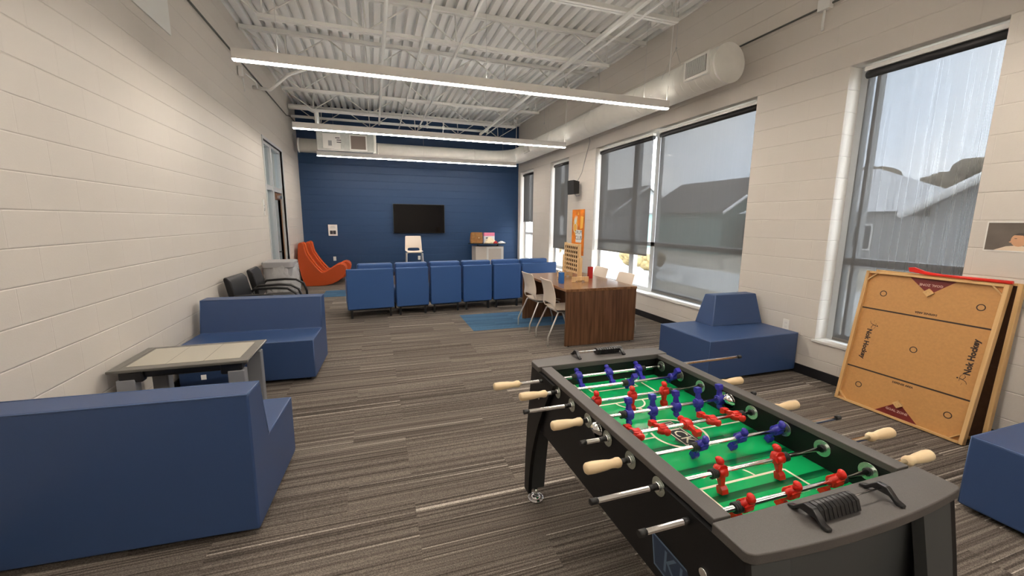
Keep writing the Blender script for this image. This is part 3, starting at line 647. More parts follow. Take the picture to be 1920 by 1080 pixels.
# trash bin
t = thing('trash_bin', 'grey trash bin with clear plastic liner under the door glass', 'trash bin', (.30, 7.72, 0))
MB().prism(rounded(-.22, .20, -.26, .26, .08), 0.0, .80, 'z').build('bin', M['grey'], t, bevel=.01)
MB().prism(rounded(-.24, .22, -.28, .28, .09), .80, .90, 'z').build('lid', M['grey'], t, bevel=.015)
v = []; f = []; nr, ns = 9, 36
for i in range(nr):
    zz = .86-.075*i
    for k in range(ns):
        a = 2*PI*k/ns; rr_ = 1+.10*math.sin(i*.5)+.05*math.sin(5*a+i*1.3)+.03*math.sin(9*a-i)+(.12*i/nr if math.cos(a) > 0 else -.02)
        v.append((max(-.25, .245*math.cos(a)*rr_-.01), .285*math.sin(a)*rr_, zz+.012*math.sin(7*a)))
for i in range(nr-1):
    for k in range(ns): f.append((i*ns+k, i*ns+(k+1) % ns, (i+1)*ns+(k+1) % ns, (i+1)*ns+k))
MB().faces(v, f, M['film'], True).build('liner_bag', None, t)

# touch table
t = thing('touch_table', 'low touch screen table with grey bezel between the two foam sofas', 'table', (.46, 3.655, 0), 0)
MB().prism([(-.425, -.285), (.418, -.285), (.42, .285), (-.425, .285)], .535, .556, 'z').build('table_top', M['tglass'], t, bevel=.006)
MB().prism([(-.345, -.205), (.345, -.205), (.345, .225), (-.345, .225)], .555, .5575, 'z').build('screen', M['tscreen'], t)
mb = MB()
for x in (-.115, .115): mb.box(x-.0012, x+.0012, -.205, .225, .5575, .558, M['inkb'])
mb.build('panel_line', None, t, merge=False)
MB().prism([(-.37, -.24), (.37, -.24), (.37, .24), (-.37, .24)], .475, .535, 'z').build('housing', M['black'], t, bevel=.02)
for x in (-.33, .33):
    for y in (-.23, .23):
        MB().box(x-.055, x+.055, y-.04, y+.04, .0, .48).build('leg', M['tgrey'], t, bevel=.008)
for x in (-.30, .30): MB().box(x-.07, x+.07, -.265, -.20, .455, .535).build('bracket', M['black'], t, bevel=.012)
MB().box(.118, .150, -.29, -.286, .44, .475).build('tag_label', M['white'], t)

# ================================================================== DESK AND WHAT STANDS ON IT
t = thing('desk', 'walnut laminate desk with solid panel ends beside the windows', 'desk', (4.575, 5.385, 0))
dx, dy = .52, .815
MB().box(-dx, dx, -dy, dy, .715, .75).build('desk_top', M['walnut_top'], t, bevel=.003)
MB().box(-dx+.005, dx-.005, -dy+.004, -dy+.032, .01, .715).build('end_panel', M['walnut'], t, bevel=.002)
MB().box(-dx+.005, dx-.005, dy-.032, dy-.004, .01, .715).build('end_panel', M['walnut'], t, bevel=.002)
MB().box(-.012, .012, -dy+.032, dy-.032, .30, .715).build('modesty_panel', M['walnut'], t)
for x in (-.46, .46):
    for y in (-dy+.018, dy-.018): MB().cyl((x, y, 0), (x, y, .012), .012, M['black']).build('glide', None, t)
# giant four-in-a-row
t = thing('four_in_a_row_game', 'large wooden four-in-a-row game standing on the desk', 'board game', (4.555, 5.43, .751), -4*D2R)
yw, zb_, zt = .27, .125, .53; nc, nr_ = 7, 6; mb = MB()
def holed(mb, x, y0, y1, z0, z1, nc, nr_, r, m):
    cw, ch = (y1-y0)/nc, (z1-z0)/nr_; seg = 16
    for i in range(nc):
        for j in range(nr_):
            cy, cz = y0+cw*(i+.5), z0+ch*(j+.5); v = []
            for k in range(seg):
                a = 2*PI*k/seg; c_, s_ = math.cos(a), math.sin(a); q_ = max(abs(c_)/(cw/2), abs(s_)/(ch/2))
                v.append((x, cy+c_/q_, cz+s_/q_)); v.append((x, cy+r*c_, cz+r*s_))
            mb.faces(v, [(2*k, 2*((k+1) % seg), 2*((k+1) % seg)+1, 2*k+1) for k in range(seg)], m)
            v = [(xx, cy+r*math.cos(2*PI*k/seg), cz+r*math.sin(2*PI*k/seg)) for xx in (x, x+.004*(-1 if x > 0 else 1)) for k in range(seg)]
            mb.faces(v, [(k, (k+1) % seg, seg+(k+1) % seg, seg+k) for k in range(seg)], M['inner_shade'])
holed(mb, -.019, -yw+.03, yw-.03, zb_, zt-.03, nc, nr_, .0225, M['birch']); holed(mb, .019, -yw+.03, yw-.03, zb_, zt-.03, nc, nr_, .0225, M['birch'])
mb.box(-.019, .019, -yw, -yw+.03, zb_-.02, zt, M['birch']).box(-.019, .019, yw-.03, yw, zb_-.02, zt, M['birch']).box(-.019, .019, -yw+.03, yw-.03, zt-.03, zt-.01, M['birch']).box(-.019, .019, -yw+.03, yw-.03, zb_-.02, zb_, M['birch'])
for i in range(1, nc): q_ = -yw+.03+(2*yw-.06)*i/nc; mb.box(-.0185, .0185, q_-.003, q_+.003, zb_, zt-.03, M['inner_shade'])  # dividers carry the hole shade in their colour
mb.mats = [M['birch'], M['inner_shade']]
mb.build('grid_board', None, t, merge=False)
for sy in (-1, 1):
    b = MB().box(-.03, .03, sy*(yw+.018)-.017, sy*(yw+.018)+.017, 0, .34); st = b.build('upright', M['birch'], t, bevel=.003)
    fp = [(-.125, 0), (-.125, .075), (.125, .075), (.125, 0), (.075, 0), (.055, .022), (-.055, .022), (-.075, 0)]
    MB().prism(fp, sy*(yw+.018)-.038, sy*(yw+.018)-.017, 'y').build('foot', M['birch'], st, bevel=.004)
tt = thing('release_lever', 'small lever with a pale ball knob below the wooden game grid', 'lever', (4.36, 5.45, .751))
MB().tube([(0, 0, 0), (0, -.02, .06), (-.012, -.03, .105)], .004, M['black'], 8).build('arm', None, tt); MB().ball((-.012, -.03, .112), .015, m=M['cream']).build('knob', None, tt); MB().cyl((0, 0, 0), (0, 0, .006), .018, M['black']).build('base', None, tt)
tag(MB().box(4.185, 4.245, 5.03, 5.09, .751, .905).build('blue_carton', mat('blue_carton', (.02, .13, .42), .45), bevel=.002), 'tall blue carton at the left edge of the desk', 'carton')
tag(MB().box(4.83, 4.89, 5.39, 5.45, .751, .925).build('red_carton', mat('red_carton', (.45, .012, .012), .45), bevel=.002), 'tall red carton behind the wooden game', 'carton')

# ================================================================== FAR WALL
t = thing('television', 'wide black flat television mounted on the blue wall', 'television', (3.06, DEP-.07, 1.632))
MB().box(-.725, .725, -.02, .02, -.41, .41).build('bezel', M['black'], t, bevel=.006)
MB().box(-.712, .712, -.0225, -.019, -.395, .398).build('screen', M['tv'], t)
MB().box(-.2, .2, .02, .069, -.15, .15).build('wall_mount', M['blackm'], t)
t = thing('wall_sign', 'white framed sign with two black squares on the blue wall', 'sign', (.735, DEP-.012, 1.30))
MB().box(-.115, .115, -.008, .011, -.152, .152).build('panel', M['white'], t, bevel=.003)
MB().box(-.075, -.004, -.011, -.007, -.11, -.01).build('switch_plate', M['sign'], t); MB().box(.004, .075, -.011, -.007, -.11, -.01).build('switch_plate', M['sign'], t)
mb = MB()
for k in range(3): mb.box(-.07+.01*k, .07-.01*k, -.0095, -.007, .06+.022*k, .066+.022*k, M['grey'])
mb.build('print_line', None, t, merge=False)
def outlet(lab, loc, rz):
    t = thing('wall_outlet', lab, 'outlet', loc, rz, 'white wall outlets')
    MB().box(-.036, .036, -.008, .0, -.057, .057).build('cover_plate', M['white'], t, bevel=.003)
    for z in (-.022, .022): MB().box(-.015, .015, -.0095, -.007, z-.013, z+.013).build('socket', M['cabinet_edge'], t, bevel=.002)
    return t
outlet('white outlet on the blue wall above the orange rockers', (.74, DEP-.001, .52), 0)
outlet('white outlet on the blue wall beneath the television', (3.03, DEP-.001, .50), 0)
outlet('white outlet on the right wall beside the blue block seat', (W-.001, 3.22, .488), -PI/2)
outlet('white switch plate on the left wall between door and blue wall', (.001, 11.2, 1.10), PI/2)
# restroom type sign by the door
t = thing('door_sign', 'narrow white pictogram sign on the left wall beside the door', 'sign', (.006, 8.25, 1.79))
MB().box(-.005, .004, -.05, .05, -.135, .135).build('plate', M['white'], t, bevel=.002)
mx = mtx((.0055, 0, -.03), (0, 1, 0), (0, 0, 1))
MB().ring((0, 0), .022, .034, 0, M['sign'], a0=-PI*1.2, a1=PI*.2).ring((0, .055), .0, .012, 0, M['sign'], 16).xf(mx).build('pictogram', None, t)
# corner cabinet with counter and clutter
t = thing('cabinet', 'beige cabinet with dark counter at the right of the blue wall', 'cabinet', (4.97, 11.72, 0))
MB().box(-.42, .42, -.22, .28, 0, .86).build('body', M['cabinet'], t, bevel=.004)
MB().box(-.10, .40, -.238, -.22, .04, .84).build('door', M['cabinet_edge'], t, bevel=.004)
MB().box(-.04, .34, -.243, -.236, .08, .80).build('door_panel', M['cabinet'], t, bevel=.003)
MB().prism([(-.60, -.05), (-.25, -.38), (.42, -.30), (.60, .05), (.50, .42), (-.45, .42)], .925, .945, 'z').build('counter', M['dglass'], t, bevel=.004)
for x in (-.3, .3): MB().cyl((x, 0, .86), (x, 0, .925), .03, M['black']).build('post', None, t)
t = thing('handbag', 'brown handbag on the left end of the dark counter', 'bag', (4.60, 11.62, .946))
MB().prism([(-.17, 0), (.17, 0), (.18, .08), (.16, .30), (-.15, .31), (-.18, .1)], -.08, .08, 'y').build('body', M['brown'], t, bevel=.02)
MB().prism([(-.165, .14), (.165, .14), (.16, .315), (-.15, .32)], -.095, -.08, 'y').build('flap', M['brown'], t, bevel=.01); MB().ball((.05, -.1, .16), .015, m=M['cream']).build('clasp', None, t)
t = thing('pink_box', 'pink and white printed box leaning behind the clothes on the counter', 'box', (5.05, 11.88, .946), 4*D2R)
MB().box(-.16, .16, -.05, .05, 0, .20).build('body', M['whitec'], t, bevel=.004); MB().box(-.16, .16, -.052, .052, .20, .30).build('lid', M['pink'], t, bevel=.004)
MB().box(-.12, .04, -.055, -.05, .13, .155).build('print', M['sign'], t)
def heap(name, lab, cat, c, rx, ry, h, m, seed, grp=None):
    random.seed(seed); v = []; f = []; n, k_ = 28, 8
    for i in range(k_+1):
        for j in range(n):
            a = 2*PI*j/n; r_ = 1-i/k_; q_ = 1+.18*math.sin(3*a+seed)+.1*math.sin(7*a+seed*2)
            v.append((c[0]+rx*r_*q_*math.cos(a), c[1]+ry*r_*q_*math.sin(a), c[2]+max(0.0, h*(1-r_**1.8)+.018*math.sin(5*a+i*1.7)*(1 if i > 0 else 0))))
    for i in range(k_):
        for j in range(n): f.append((i*n+j, i*n+(j+1) % n, (i+1)*n+(j+1) % n, (i+1)*n+j))
    f.append(tuple(range(n)))
    o = MB().faces(v, f, m, True).build(name); return tag(o, lab, cat, grp)
heap('folded_cloth', 'cream cloth heaped in the middle of the dark counter', 'cloth', (5.0, 11.60, .947), .17, .12, .17, M['cream'], 3)
heap('red_cloth', 'small red and white cloth at the front of the counter', 'cloth', (5.13, 11.44, .947), .07, .035, .06, M['redc'], 5)
heap('white_cloth', 'white cloth spread at the right end of the counter', 'cloth', (5.35, 11.62, .947), .12, .08, .045, M['whitec'], 9)

# ================================================================== RIGHT WALL THINGS
t = thing('wall_speaker', 'small black loudspeaker high on the right wall above the orange poster', 'loudspeaker', (W-.16, 8.18, 2.315), 10*D2R)
MB().faces([(-.08, -.12, -.15), (-.08, .12, -.15), (.08, .09, -.13), (.08, -.09, -.13), (-.10, -.12, .15), (-.10, .12, .15), (.08, .09, .13), (.08, -.09, .13)], [(0, 1, 2, 3), (4, 5, 6, 7), (0, 1, 5, 4), (1, 2, 6, 5), (2, 3, 7, 6), (3, 0, 4, 7)]).build('case', M['speaker'], t, bevel=.012)
MB().tube([(.02, 0, -.12), (.06, 0, -.17), (.15, 0, -.16)], .012, M['grey'], 8).build('bracket', None, t)
conduit([(W-.10, 8.14, 2.45), (W-.03, 8.09, 2.62), (W-.02, 7.95, 2.95), (W-.02, 7.80, 3.22), (W-.05, 7.78, 3.3)], .006, 'thin cable rising from the black loudspeaker to the duct', 'grey', 'cable', 'speaker_cable')
# poster, flat paper on the wall (local x to the right = -y, local y up)
t = thing('poster', 'orange poster with white lettering on the right wall behind the desk', 'poster', (0, 0, 0))
mx = mtx((W-.004, 8.23, 1.355), (0, -1, 0), (0, 0, 1))
MB().box(-.29, .29, -.50, .50, -.003, 0).xf(mx).build('paper', M['poster'], t)
mb = MB(); z_ = .0012
mb.prism([(-.22, .05), (-.24, .22), (-.16, .34), (-.06, .33), (-.02, .2), (-.05, .0), (-.12, -.06)], z_*.5, z_, 'z', M['posterl'])
mb.ring((-.13, .10), .085, .10, 0, M['inkw'], 24, z=z_*1.3); mb.prism([(-.17, .2), (-.08, .2), (-.04, .34), (-.08, .37), (-.1, .26), (-.13, .38), (-.16, .26), (-.2, .34)], z_, z_*1.6, 'z', M['inkw'])
mb.prism([(-.03, .38), (.0, .46), (.03, .38)], z_, z_*1.6, 'z', M['posterl']); mb.prism([(.10, .08), (.22, .1), (.24, .34), (.12, .36)], z_*.3, z_*.8, 'z', M['posterl'])
mb.prism([(-.2, -.46), (.1, -.46), (.02, -.30), (-.12, -.28)], z_*.3, z_*.8, 'z', M['redpl'])
mb.xf(mx).build('artwork', None, t, merge=False)
mb = MB(); mb.prism([(-.10, -.22), (.17, -.22), (.20, -.12), (.19, .05), (-.08, .06), (-.12, -.02), (-.08, -.1)], z_*1.6, z_*2, 'z', M['inkw'])
mb.text('DRUM', .115, Matrix.Translation((.04, .0, z_*2.4)), M['sign']); mb.text('CLUB', .125, Matrix.Translation((.045, -.12, z_*2.4)), M['sign'])
mb.xf(mx).build('lettering', None, t, merge=False)
# photograph print at the right edge
t = thing('photo_print', 'unframed photo print of two people taped to the right wall', 'photograph', (0, 0, 0))
mx = mtx((W-.004, 1.64, 1.512), (0, -1, 0), (0, 0, 1))
MB().box(-.145, .19, -.106, .106, -.003, 0).xf(mx).build('paper', M['white'], t)
mb = MB(); mb.box(-.137, .182, -.098, .098, .0002, .0006, M['photo_bg'])
mb.prism([(-.09, -.098), (-.03, -.068), (.02, -.06), (.12, -.07), (.18, -.098)], .0008, .001, 'z', M['shirt'])
mb.prism([(.03+.036*math.cos(a*PI/10)*1.15, -.022+.046*math.sin(a*PI/10)) for a in range(20)], .0012, .0014, 'z', M['skin'])
mb.prism([(-.012, -.03), (-.020, -.036), (-.010, -.044), (-.006, -.02)], .0012, .0014, 'z', M['skin'])
mb.prism([(.02, -.06), (.06, -.06), (.065, -.04), (.02, -.045)], .001, .0012, 'z', M['skin'])
mb.prism([(.0, .012), (.02, .026), (.05, .028), (.075, .01), (.085, -.02), (.078, -.045), (.062, -.05), (.058, -.02), (.045, .01)], .0015, .0017, 'z', M['hair'])
mb.prism([(.056, -.028), (.066, -.02), (.066, -.036), (.058, -.042)], .0018, .002, 'z', M['skin']); mb.box(.006, .018, -.014, -.010, .0018, .002, M['hair'])
mb.prism([(.10, -.05), (.12, -.01), (.18, .0), (.182, -.09), (.12, -.08)], .001, .0012, 'z', M['hair'])
mb.prism([(.14+.036*math.cos(a*PI/10), .055+.042*math.sin(a*PI/10)) for a in range(20)], .0012, .0014, 'z', M['skin'])
mb.prism([(.10, .07), (.12, .097), (.17, .097), (.18, .06), (.16, .075), (.12, .085)], .0015, .0017, 'z', M['hair']); mb.box(.112, .124, .055, .060, .0018, .002, M['hair'])
mb.xf(mx).build('picture', None, t, merge=False)

# ================================================================== TABLETOP HOCKEY BOARDS
def board(lab, mx_, prints, back=None):
    t = thing('hockey_board', lab, 'game board', (0, 0, 0), 0, 'leaning wooden hockey boards'); t.matrix_world = mx_
    x0, x1, h, w = -.437, .447, 1.19, .026
    MB().box(x0+.01, x1-.01, .01, h-.01, -.030, -.024).build('playing_surface', M['tan'] if prints else M['tan_back'], t)
    MB().box(x0, x0+w, 0, h, -.045, 0).build('side_rail', M['pine'], t, bevel=.002); MB().box(x1-w, x1, 0, h, -.045, 0).build('side_rail', M['pine'], t, bevel=.002)
    MB().box(x0+w, x1-w, 0, .018, -.045, 0).build('end_rail', M['pine_x'], t, bevel=.002); MB().box(x0+w, x1-w, h-.018, h, -.045, 0).build('end_rail', M['pine_x'], t, bevel=.002)
    if not prints: MB().box(x0+w, x1-w, .56, .58, -.0235, -.012).build('cross_batten', M['tan_back'], t); return t
    for sx, sy, cx, cy in ((1, 1, x0+w, .018), (-1, 1, x1-w, .018), (1, -1, x0+w, h-.018), (-1, -1, x1-w, h-.018)):
        MB().prism([(cx, cy+sy*.05), (cx, cy+sy*.062), (cx+sx*.062, cy), (cx+sx*.05, cy)], -.024, -.003, 'z').build('corner_block', M['pine_x'], t)
    z = -.0235
    for Y in (.325, .862): MB().box(x0+w, x1-w, Y-.006, Y+.006, z-.0003, z, M['ink']).build('zone_line', None, t)
    for c in ((-.28, 1.007), (.33, 1.007), (.02, .593), (-.287, .18), (.32, .174)): MB().ring(c, .019, .0255, 0, M['ink'], 36, z=z).build('spot_ring', None, t)
    def TR(x, y, a): return Matrix.Translation((x, y, z+.0006)) @ Matrix.Rotation(a*D2R, 4, 'Z')
    for s, yy in ((1, .018), (-1, h-.018)):
        g = MB().faces([(.02-.145, yy, z), (.02+.145, yy, z), (.02, yy+s*.125, z)], [(0, 1, 2)], M['maroon']).build('goal_zone', None, t)
        MB().text('GOAL ZONE', .026, TR(.02, yy+s*.048, 0 if s > 0 else 180), M['pinkink'], bold=.0006).build('lettering', None, g, merge=False)
        MB().prism([(.02, yy+s*.075), (.02+.036, yy+s*.108), (.02, yy+s*.142), (.02-.036, yy+s*.108)], -.024, -.008, 'z').build('goal_block', M['pine_x'], t, bevel=.001)
        for q_ in (-.012, .012): MB().cyl((.02+q_, yy+s*.108, -.009), (.02+q_, yy+s*.108, -.0075), .002, M['ink'], 8).build('nail', None, t)
    MB().text('DEFENSE AREA', .021, TR(.012, .292, 0), M['ink'], bold=.0008).build('lettering', None, t, merge=False)
    MB().text('DEFENSE AREA', .021, TR(.035, .897, 180), M['ink'], bold=.0008).build('lettering', None, t, merge=False)
    MB().text('Nok Hockey', .052, TR(-.312, .548, -90), M['ink'], bold=.0022).build('lettering', None, t, merge=False)
    MB().text('Nok Hockey', .052, TR(.358, .638, 90), M['ink'], bold=.0022).build('lettering', None, t, merge=False)
    for X, Y, s in ((-.293, .724, 1), (.344, .463, -1)):   # small hockey player drawings
        mb = MB(); a = 90 if s > 0 else -90
        def L_(x0_, y0_, x1_, y1_, w_=.0025):
            d = Vector((x1_-x0_, y1_-y0_)); n_ = Vector((-d.y, d.x)).normalized()*w_*.6
            mb.faces([(x0_+n_.x, y0_+n_.y, 0), (x1_+n_.x, y1_+n_.y, 0), (x1_-n_.x, y1_-n_.y, 0), (x0_-n_.x, y0_-n_.y, 0)], [(0, 1, 2, 3)], M['ink'])
        for l in ((0, 0, -.02, -.018, .004), (-.02, -.018, -.045, -.02, .003), (0, 0, .012, .02, .006), (.012, .02, -.012, .028), (.012, .02, .035, .01), (.035, .01, .055, -.022, .0018), (.0, 0, .022, -.024, .004), (.022, -.024, .04, -.02, .003), (.055, -.022, .07, -.022, .002), (-.03, .01, -.05, .022, .0015)): L_(*l)
        mb.ring((.018, .034), 0, .007, 0, M['ink'], 12)
        mb.xf(TR(X, Y, -70 if s > 0 else 110) @ Matrix.Scale(.8, 4)).build('player_drawing', None, t, merge=False)
    return t
board('tan wooden hockey board with printed lines and rings leaning at the front', mtx((5.795, 2.017, .008), (0, -1, 0), (.16, 0, .987)), True)
board('dark-faced wooden hockey board leaning behind the printed one', mtx((5.972, 1.975, .004), (0, -1, 0), (.058, 0, .998)), False)
t = thing('hockey_stick', 'red plastic hockey stick lying on top of the leaning boards', 'stick', (6.02, 1.86, 1.185), PI/2)
MB().tube([(-.29, 0, .012), (.08, 0, .014), (.2, .0, .02)], [.012, .010, .013], M['redpl'], 10).build('shaft', None, t)
MB().prism([(.12, .008), (.2, .01), (.30, .02), (.31, .055), (.27, .06), (.2, .035), (.12, .024)], -.012, .012, 'y').build('blade', M['redpl'], t, bevel=.005)

# ================================================================== FOOSBALL TABLE
FX, FY = 2.965, 1.275
T = thing('foosball_table', 'black foosball table with green field and wooden handles in the foreground', 'foosball table', (FX, FY, 0))
hw, ZT = .370, .855           # outer half width, top of the rails
inw = .328; ye = .60          # inner half width, inner half length (along y)
for s in (-1, 1):
    MB().box(min(s*inw, s*hw), max(s*inw, s*hw), -.66, .66, .497, .832).build('side_panel', M['foos'], T, bevel=.002)
    MB().box(min(s*(inw-.003), s*(hw+.010)), max(s*(inw-.003), s*(hw+.010)), -.565, .565, .832, ZT).build('top_rail', M['foos_top'], T, bevel=.003)
for s in (-1, 1):
    MB().box(-inw, inw, min(s*.585, s*.61), max(s*.585, s*.61), .60, .845).build('end_wall', M['foos_in'], T)
    # curved end cap on top
    o = [(-.395, s*.572), (.395, s*.572)]; n = 24; R = .035
    cpts = []
    rc = .032; yc = .662
    for k in range(7): q_ = k*PI/12; cpts.append((.395-rc+rc*math.cos(q_), s*(yc+rc*math.sin(q_)*.75)))
    for k in range(1, n): x = .363-.726*k/n; cpts.append((x, s*(yc+rc*.75+.022*(1-(x/.363)**2))))
    for k in range(6, -1, -1): q_ = k*PI/12; cpts.append((-.395+rc-rc*math.cos(q_), s*(yc+rc*math.sin(q_)*.75)))
    MB().prism(o+cpts, .828, ZT+.001, 'z').build('end_cap', M['foos_top'], T, bevel=.004)
    # lower end board, set back between the legs
    MB().box(-.33, .33, min(s*.615, s*.64), max(s*.615, s*.64), .44, .828).build('end_panel', M['foos_end'], T, bevel=.002)
# legs: side board + end board with a bowed outer edge
zz = [.828, .75, .65, .55, .45, .35, .25, .15, .06]
def ledge(z): u = (.828-z)/.768; return .668+.085*math.sin(u*PI*.5)-.0*u
def lin(z): u = (.828-z)/.768; return .39-(-.30*(1-(1-u)**1.9))   # inner edge of side board (distance from centre)
for sx in (-1, 1):
    for sy in (-1, 1):
        outer = [(sy*ledge(z), z) for z in zz]; inner = [(sy*min(lin(z), ledge(z)-.05), z) for z in zz[::-1]]
        a, b = sx*(hw+.002), sx*(hw+.022)
        mb = MB().prism(outer+inner, min(a, b), max(a, b), 'x', M['foos'])
        n = len(zz); v = []
        for z in zz:
            u = (.828-z)/.768; xin = sx*(hw-.12+.03*u); xo = sx*(hw+.002)
            v += [(xo, sy*ledge(z), z), (xin, sy*ledge(z), z), (xo, sy*(ledge(z)-.03), z), (xin, sy*(ledge(z)-.03), z)]
        f = []
        for i in range(n-1):
            p_, q_ = 4*i, 4*i+4
            f += [(p_, p_+1, q_+1, q_), (p_+2, p_+3, q_+3, q_+2), (p_, p_+2, q_+2, q_), (p_+1, p_+3, q_+3, q_+1)]
        f += [(0, 1, 3, 2), (4*n-4, 4*n-3, 4*n-1, 4*n-2)]
        mb.faces(v, f, M['foos_end'])
        lg = mb.build('leg', None, T, merge=False)
        fx, fy = sx*(hw-.035), sy*.715
        MB().cyl((fx, fy, .0), (fx, fy, .012), .044, M['chrome'], 24).cyl((fx, fy, .012), (fx, fy, .028), .043, M['chrome'], 24, .016).cyl((fx, fy, .028), (fx, fy, .065), .010, M['chrome'], 10).build('levelling_foot', None, lg)
        MB().cyl((sx*(hw+.021), sy*.56, .70), (sx*(hw+.026), sy*.56, .70), .013, M['chrome'], 16).build('bolt', None, lg)
# playfield
ZF = .730
MB().box(-inw, inw, -.585, .585, ZF-.012, ZF).build('playfield', M['field'], T)
mb = MB(); g = M['field_dark']
for y0_, y1_ in [(-.085+.1465*k_-.014, -.085+.1465*k_+.014) for k_ in (-3, -2, -1, 0, 1, 2, 3)]: mb.box(-inw, inw, y0_, y1_, ZF, ZF+.0003, g)
mb.build('turf_band', None, T, merge=False)
mb = MB(); l = M['line']; zt_ = ZF+.0005
def FL(x0_, x1_, y0_, y1_): mb.box(x0_, x1_, y0_, y1_, ZF+.0002, zt_, l)
lw = .0045
FL(-inw, -.115, -lw, lw); FL(.115, inw, -lw, lw); mb.ring((0, 0), .108, .118, 0, l, 48, z=zt_)
for s in (-1, 1):
    FL(-.185, .185, s*.321-lw, s*.321+lw)
    for x in (-.185, .185): FL(x-lw, x+lw, min(s*.321, s*.585), max(s*.321, s*.585))
    FL(-.135, .135, s*.468-lw, s*.468+lw)
    for x in (-.135, .135): FL(x-lw, x+lw, min(s*.468, s*.585), max(s*.468, s*.585))
    mb.ring((-.02, s*.321), .070, .078, 0, l, 24, a0=(0 if s < 0 else PI), a1=(PI if s < 0 else 2*PI), z=zt_)
    mb.ring((-.015, s*.237), 0, .010, 0, l, 16, z=zt_)
mb.build('field_marking', None, T, merge=False)
mb = MB(); mb.ring((0, 0), .082, .085, 0, M['inkb'], 40, z=zt_)
for k in range(5):
    a = k*2*PI/5+.3; c_ = (.062*math.cos(a), .062*math.sin(a)); mb.prism([(c_[0]+.018*math.cos(j*2*PI/5+a), c_[1]+.018*math.sin(j*2*PI/5+a)) for j in range(5)], ZF+.0003, zt_+.0001, 'z', M['inkb'])
mb.box(-.040, .040, -.095, .095, ZF+.0003, zt_+.0004, M['inkb']); mb.box(-.037, .037, -.091, .091, ZF+.0003, zt_+.0007, M['line']); mb.box(-.033, .033, -.087, .087, ZF+.0003, zt_+.001, M['inkb'])
mb.text('KICK', .072, Matrix.Translation((0, 0, zt_+.0013)) @ Matrix.Rotation(-90*D2R, 4, 'Z'), M['line'])
mb.build('centre_emblem', None, T, merge=False)
# side decal
dm = mtx((-hw-.0012, -.50, .60), (0, -1, 0), (0, 0, 1)); mb = MB()
mb.prism([(-.17, .035), (-.15, -.065), (.15, -.085), (.165, .03), (-.17, .035)][:4], 0, .0006, 'z', M['decal2']); mb.prism([(-.163, .030), (-.145, -.058), (.144, -.078), (.158, .025)], .0007, .001, 'z', M['decal'])
mb.text('KICK', .10, Matrix.Translation((0, -.018, .0014)), M['decal2']); mb.xf(dm).build('side_decal', None, T, merge=False)
# ball returns
for s, yb in ((-1, .01), (1, .06)):
    x = s*hw if s < 0 else inw
    MB().cyl((x-.003, yb, .80), (x-.008, yb, .80), .034, M['chrome'], 28).tube([(x-.008, yb, .80), (x-.010, yb, .80), (x-.018, yb, .795), (x-.02, yb, .79)], [.034, .031, .024, .004], M['chrome'], 24).build('ball_cup', None, T)
MB().prism(rounded(-.045, .045, -.012, .012, .01), 0, .05, 'z').xf(mtx((-hw-.001, .015, .775), (0, 1, 0), (0, 0, 1))).build('ball_tray', M['chrome'], T, bevel=.004)
for s in (-1, 1): MB().prism(rounded(-.11, .11, -.012, .012, .011), 0, .003, 'z').xf(mtx((0, s*.584, .775), (s*1.0, 0, 0), (0, 0, 1))).build('goal_rim', M['black_gloss'], T, bevel=.001)
for s in (-1, 1): MB().box(-.10, .10, s*.585-.004, s*.585+.004, ZF, .765).build('goal_mouth', mat('goal_brown', (.03, .018, .012), .6), T)
# figures
def figure(m):
    mb = MB(); mm = M[m]
    mb.tube([(-.0155, 0, 0), (-.0145, 0, 0), (.0145, 0, 0), (.0155, 0, 0)], [.0165, .0185, .0185, .0165], mm, 24)
    mb.tube([(-.012, 0, .0), (-.011, -.001, .012), (0, 0, .022), (.011, -.001, .012), (.012, 0, 0)], [.012, .012, .011, .012, .012], mm, 12)
    mb.prism([(-.016, .006), (-.018, .016), (-.010, .023), (.010, .023), (.018, .016), (.016, .006)], -.013, .012, 'y', mm)
    mb.ball((0, -.001, .034), .0125, .0130, .0135, mm, 16, 10); mb.ball((0, .003, .040), .0115, .0125, .009, mm, 14, 6)
    mb.faces([(-.0105, -.009, -.012), (.0105, -.009, -.012), (.0105, .010, -.012), (-.0105, .010, -.012), (-.0065, -.0055, -.048), (.0065, -.0055, -.048), (.0065, .0065, -.048), (-.0065, .0065, -.048)], [(0, 1, 2, 3), (4, 5, 6, 7), (0, 1, 5, 4), (1, 2, 6, 5), (2, 3, 7, 6), (3, 0, 4, 7)], mm)
    mb.prism([(-.013, -.067), (-.013, -.052), (-.007, -.043), (.009, -.043), (.011, -.052), (.009, -.067)], -.0125, .0125, 'x', mm)
    for q_ in (-1, 1): mb.tube([(q_*.0165, .0, .016), (q_*.0200, -.004, .004), (q_*.016, -.009, -.010)], [.005, .0052, .0045], mm, 8)
    bmesh.ops.recalc_face_normals(mb.bm, faces=mb.bm.faces)
    me = bpy.data.meshes.new('player_figure'); mb.bm.to_mesh(me); me.materials.append(mm); mb.bm.free()
    return me
FIG = dict(b=figure('bluep'), r=figure('red'))
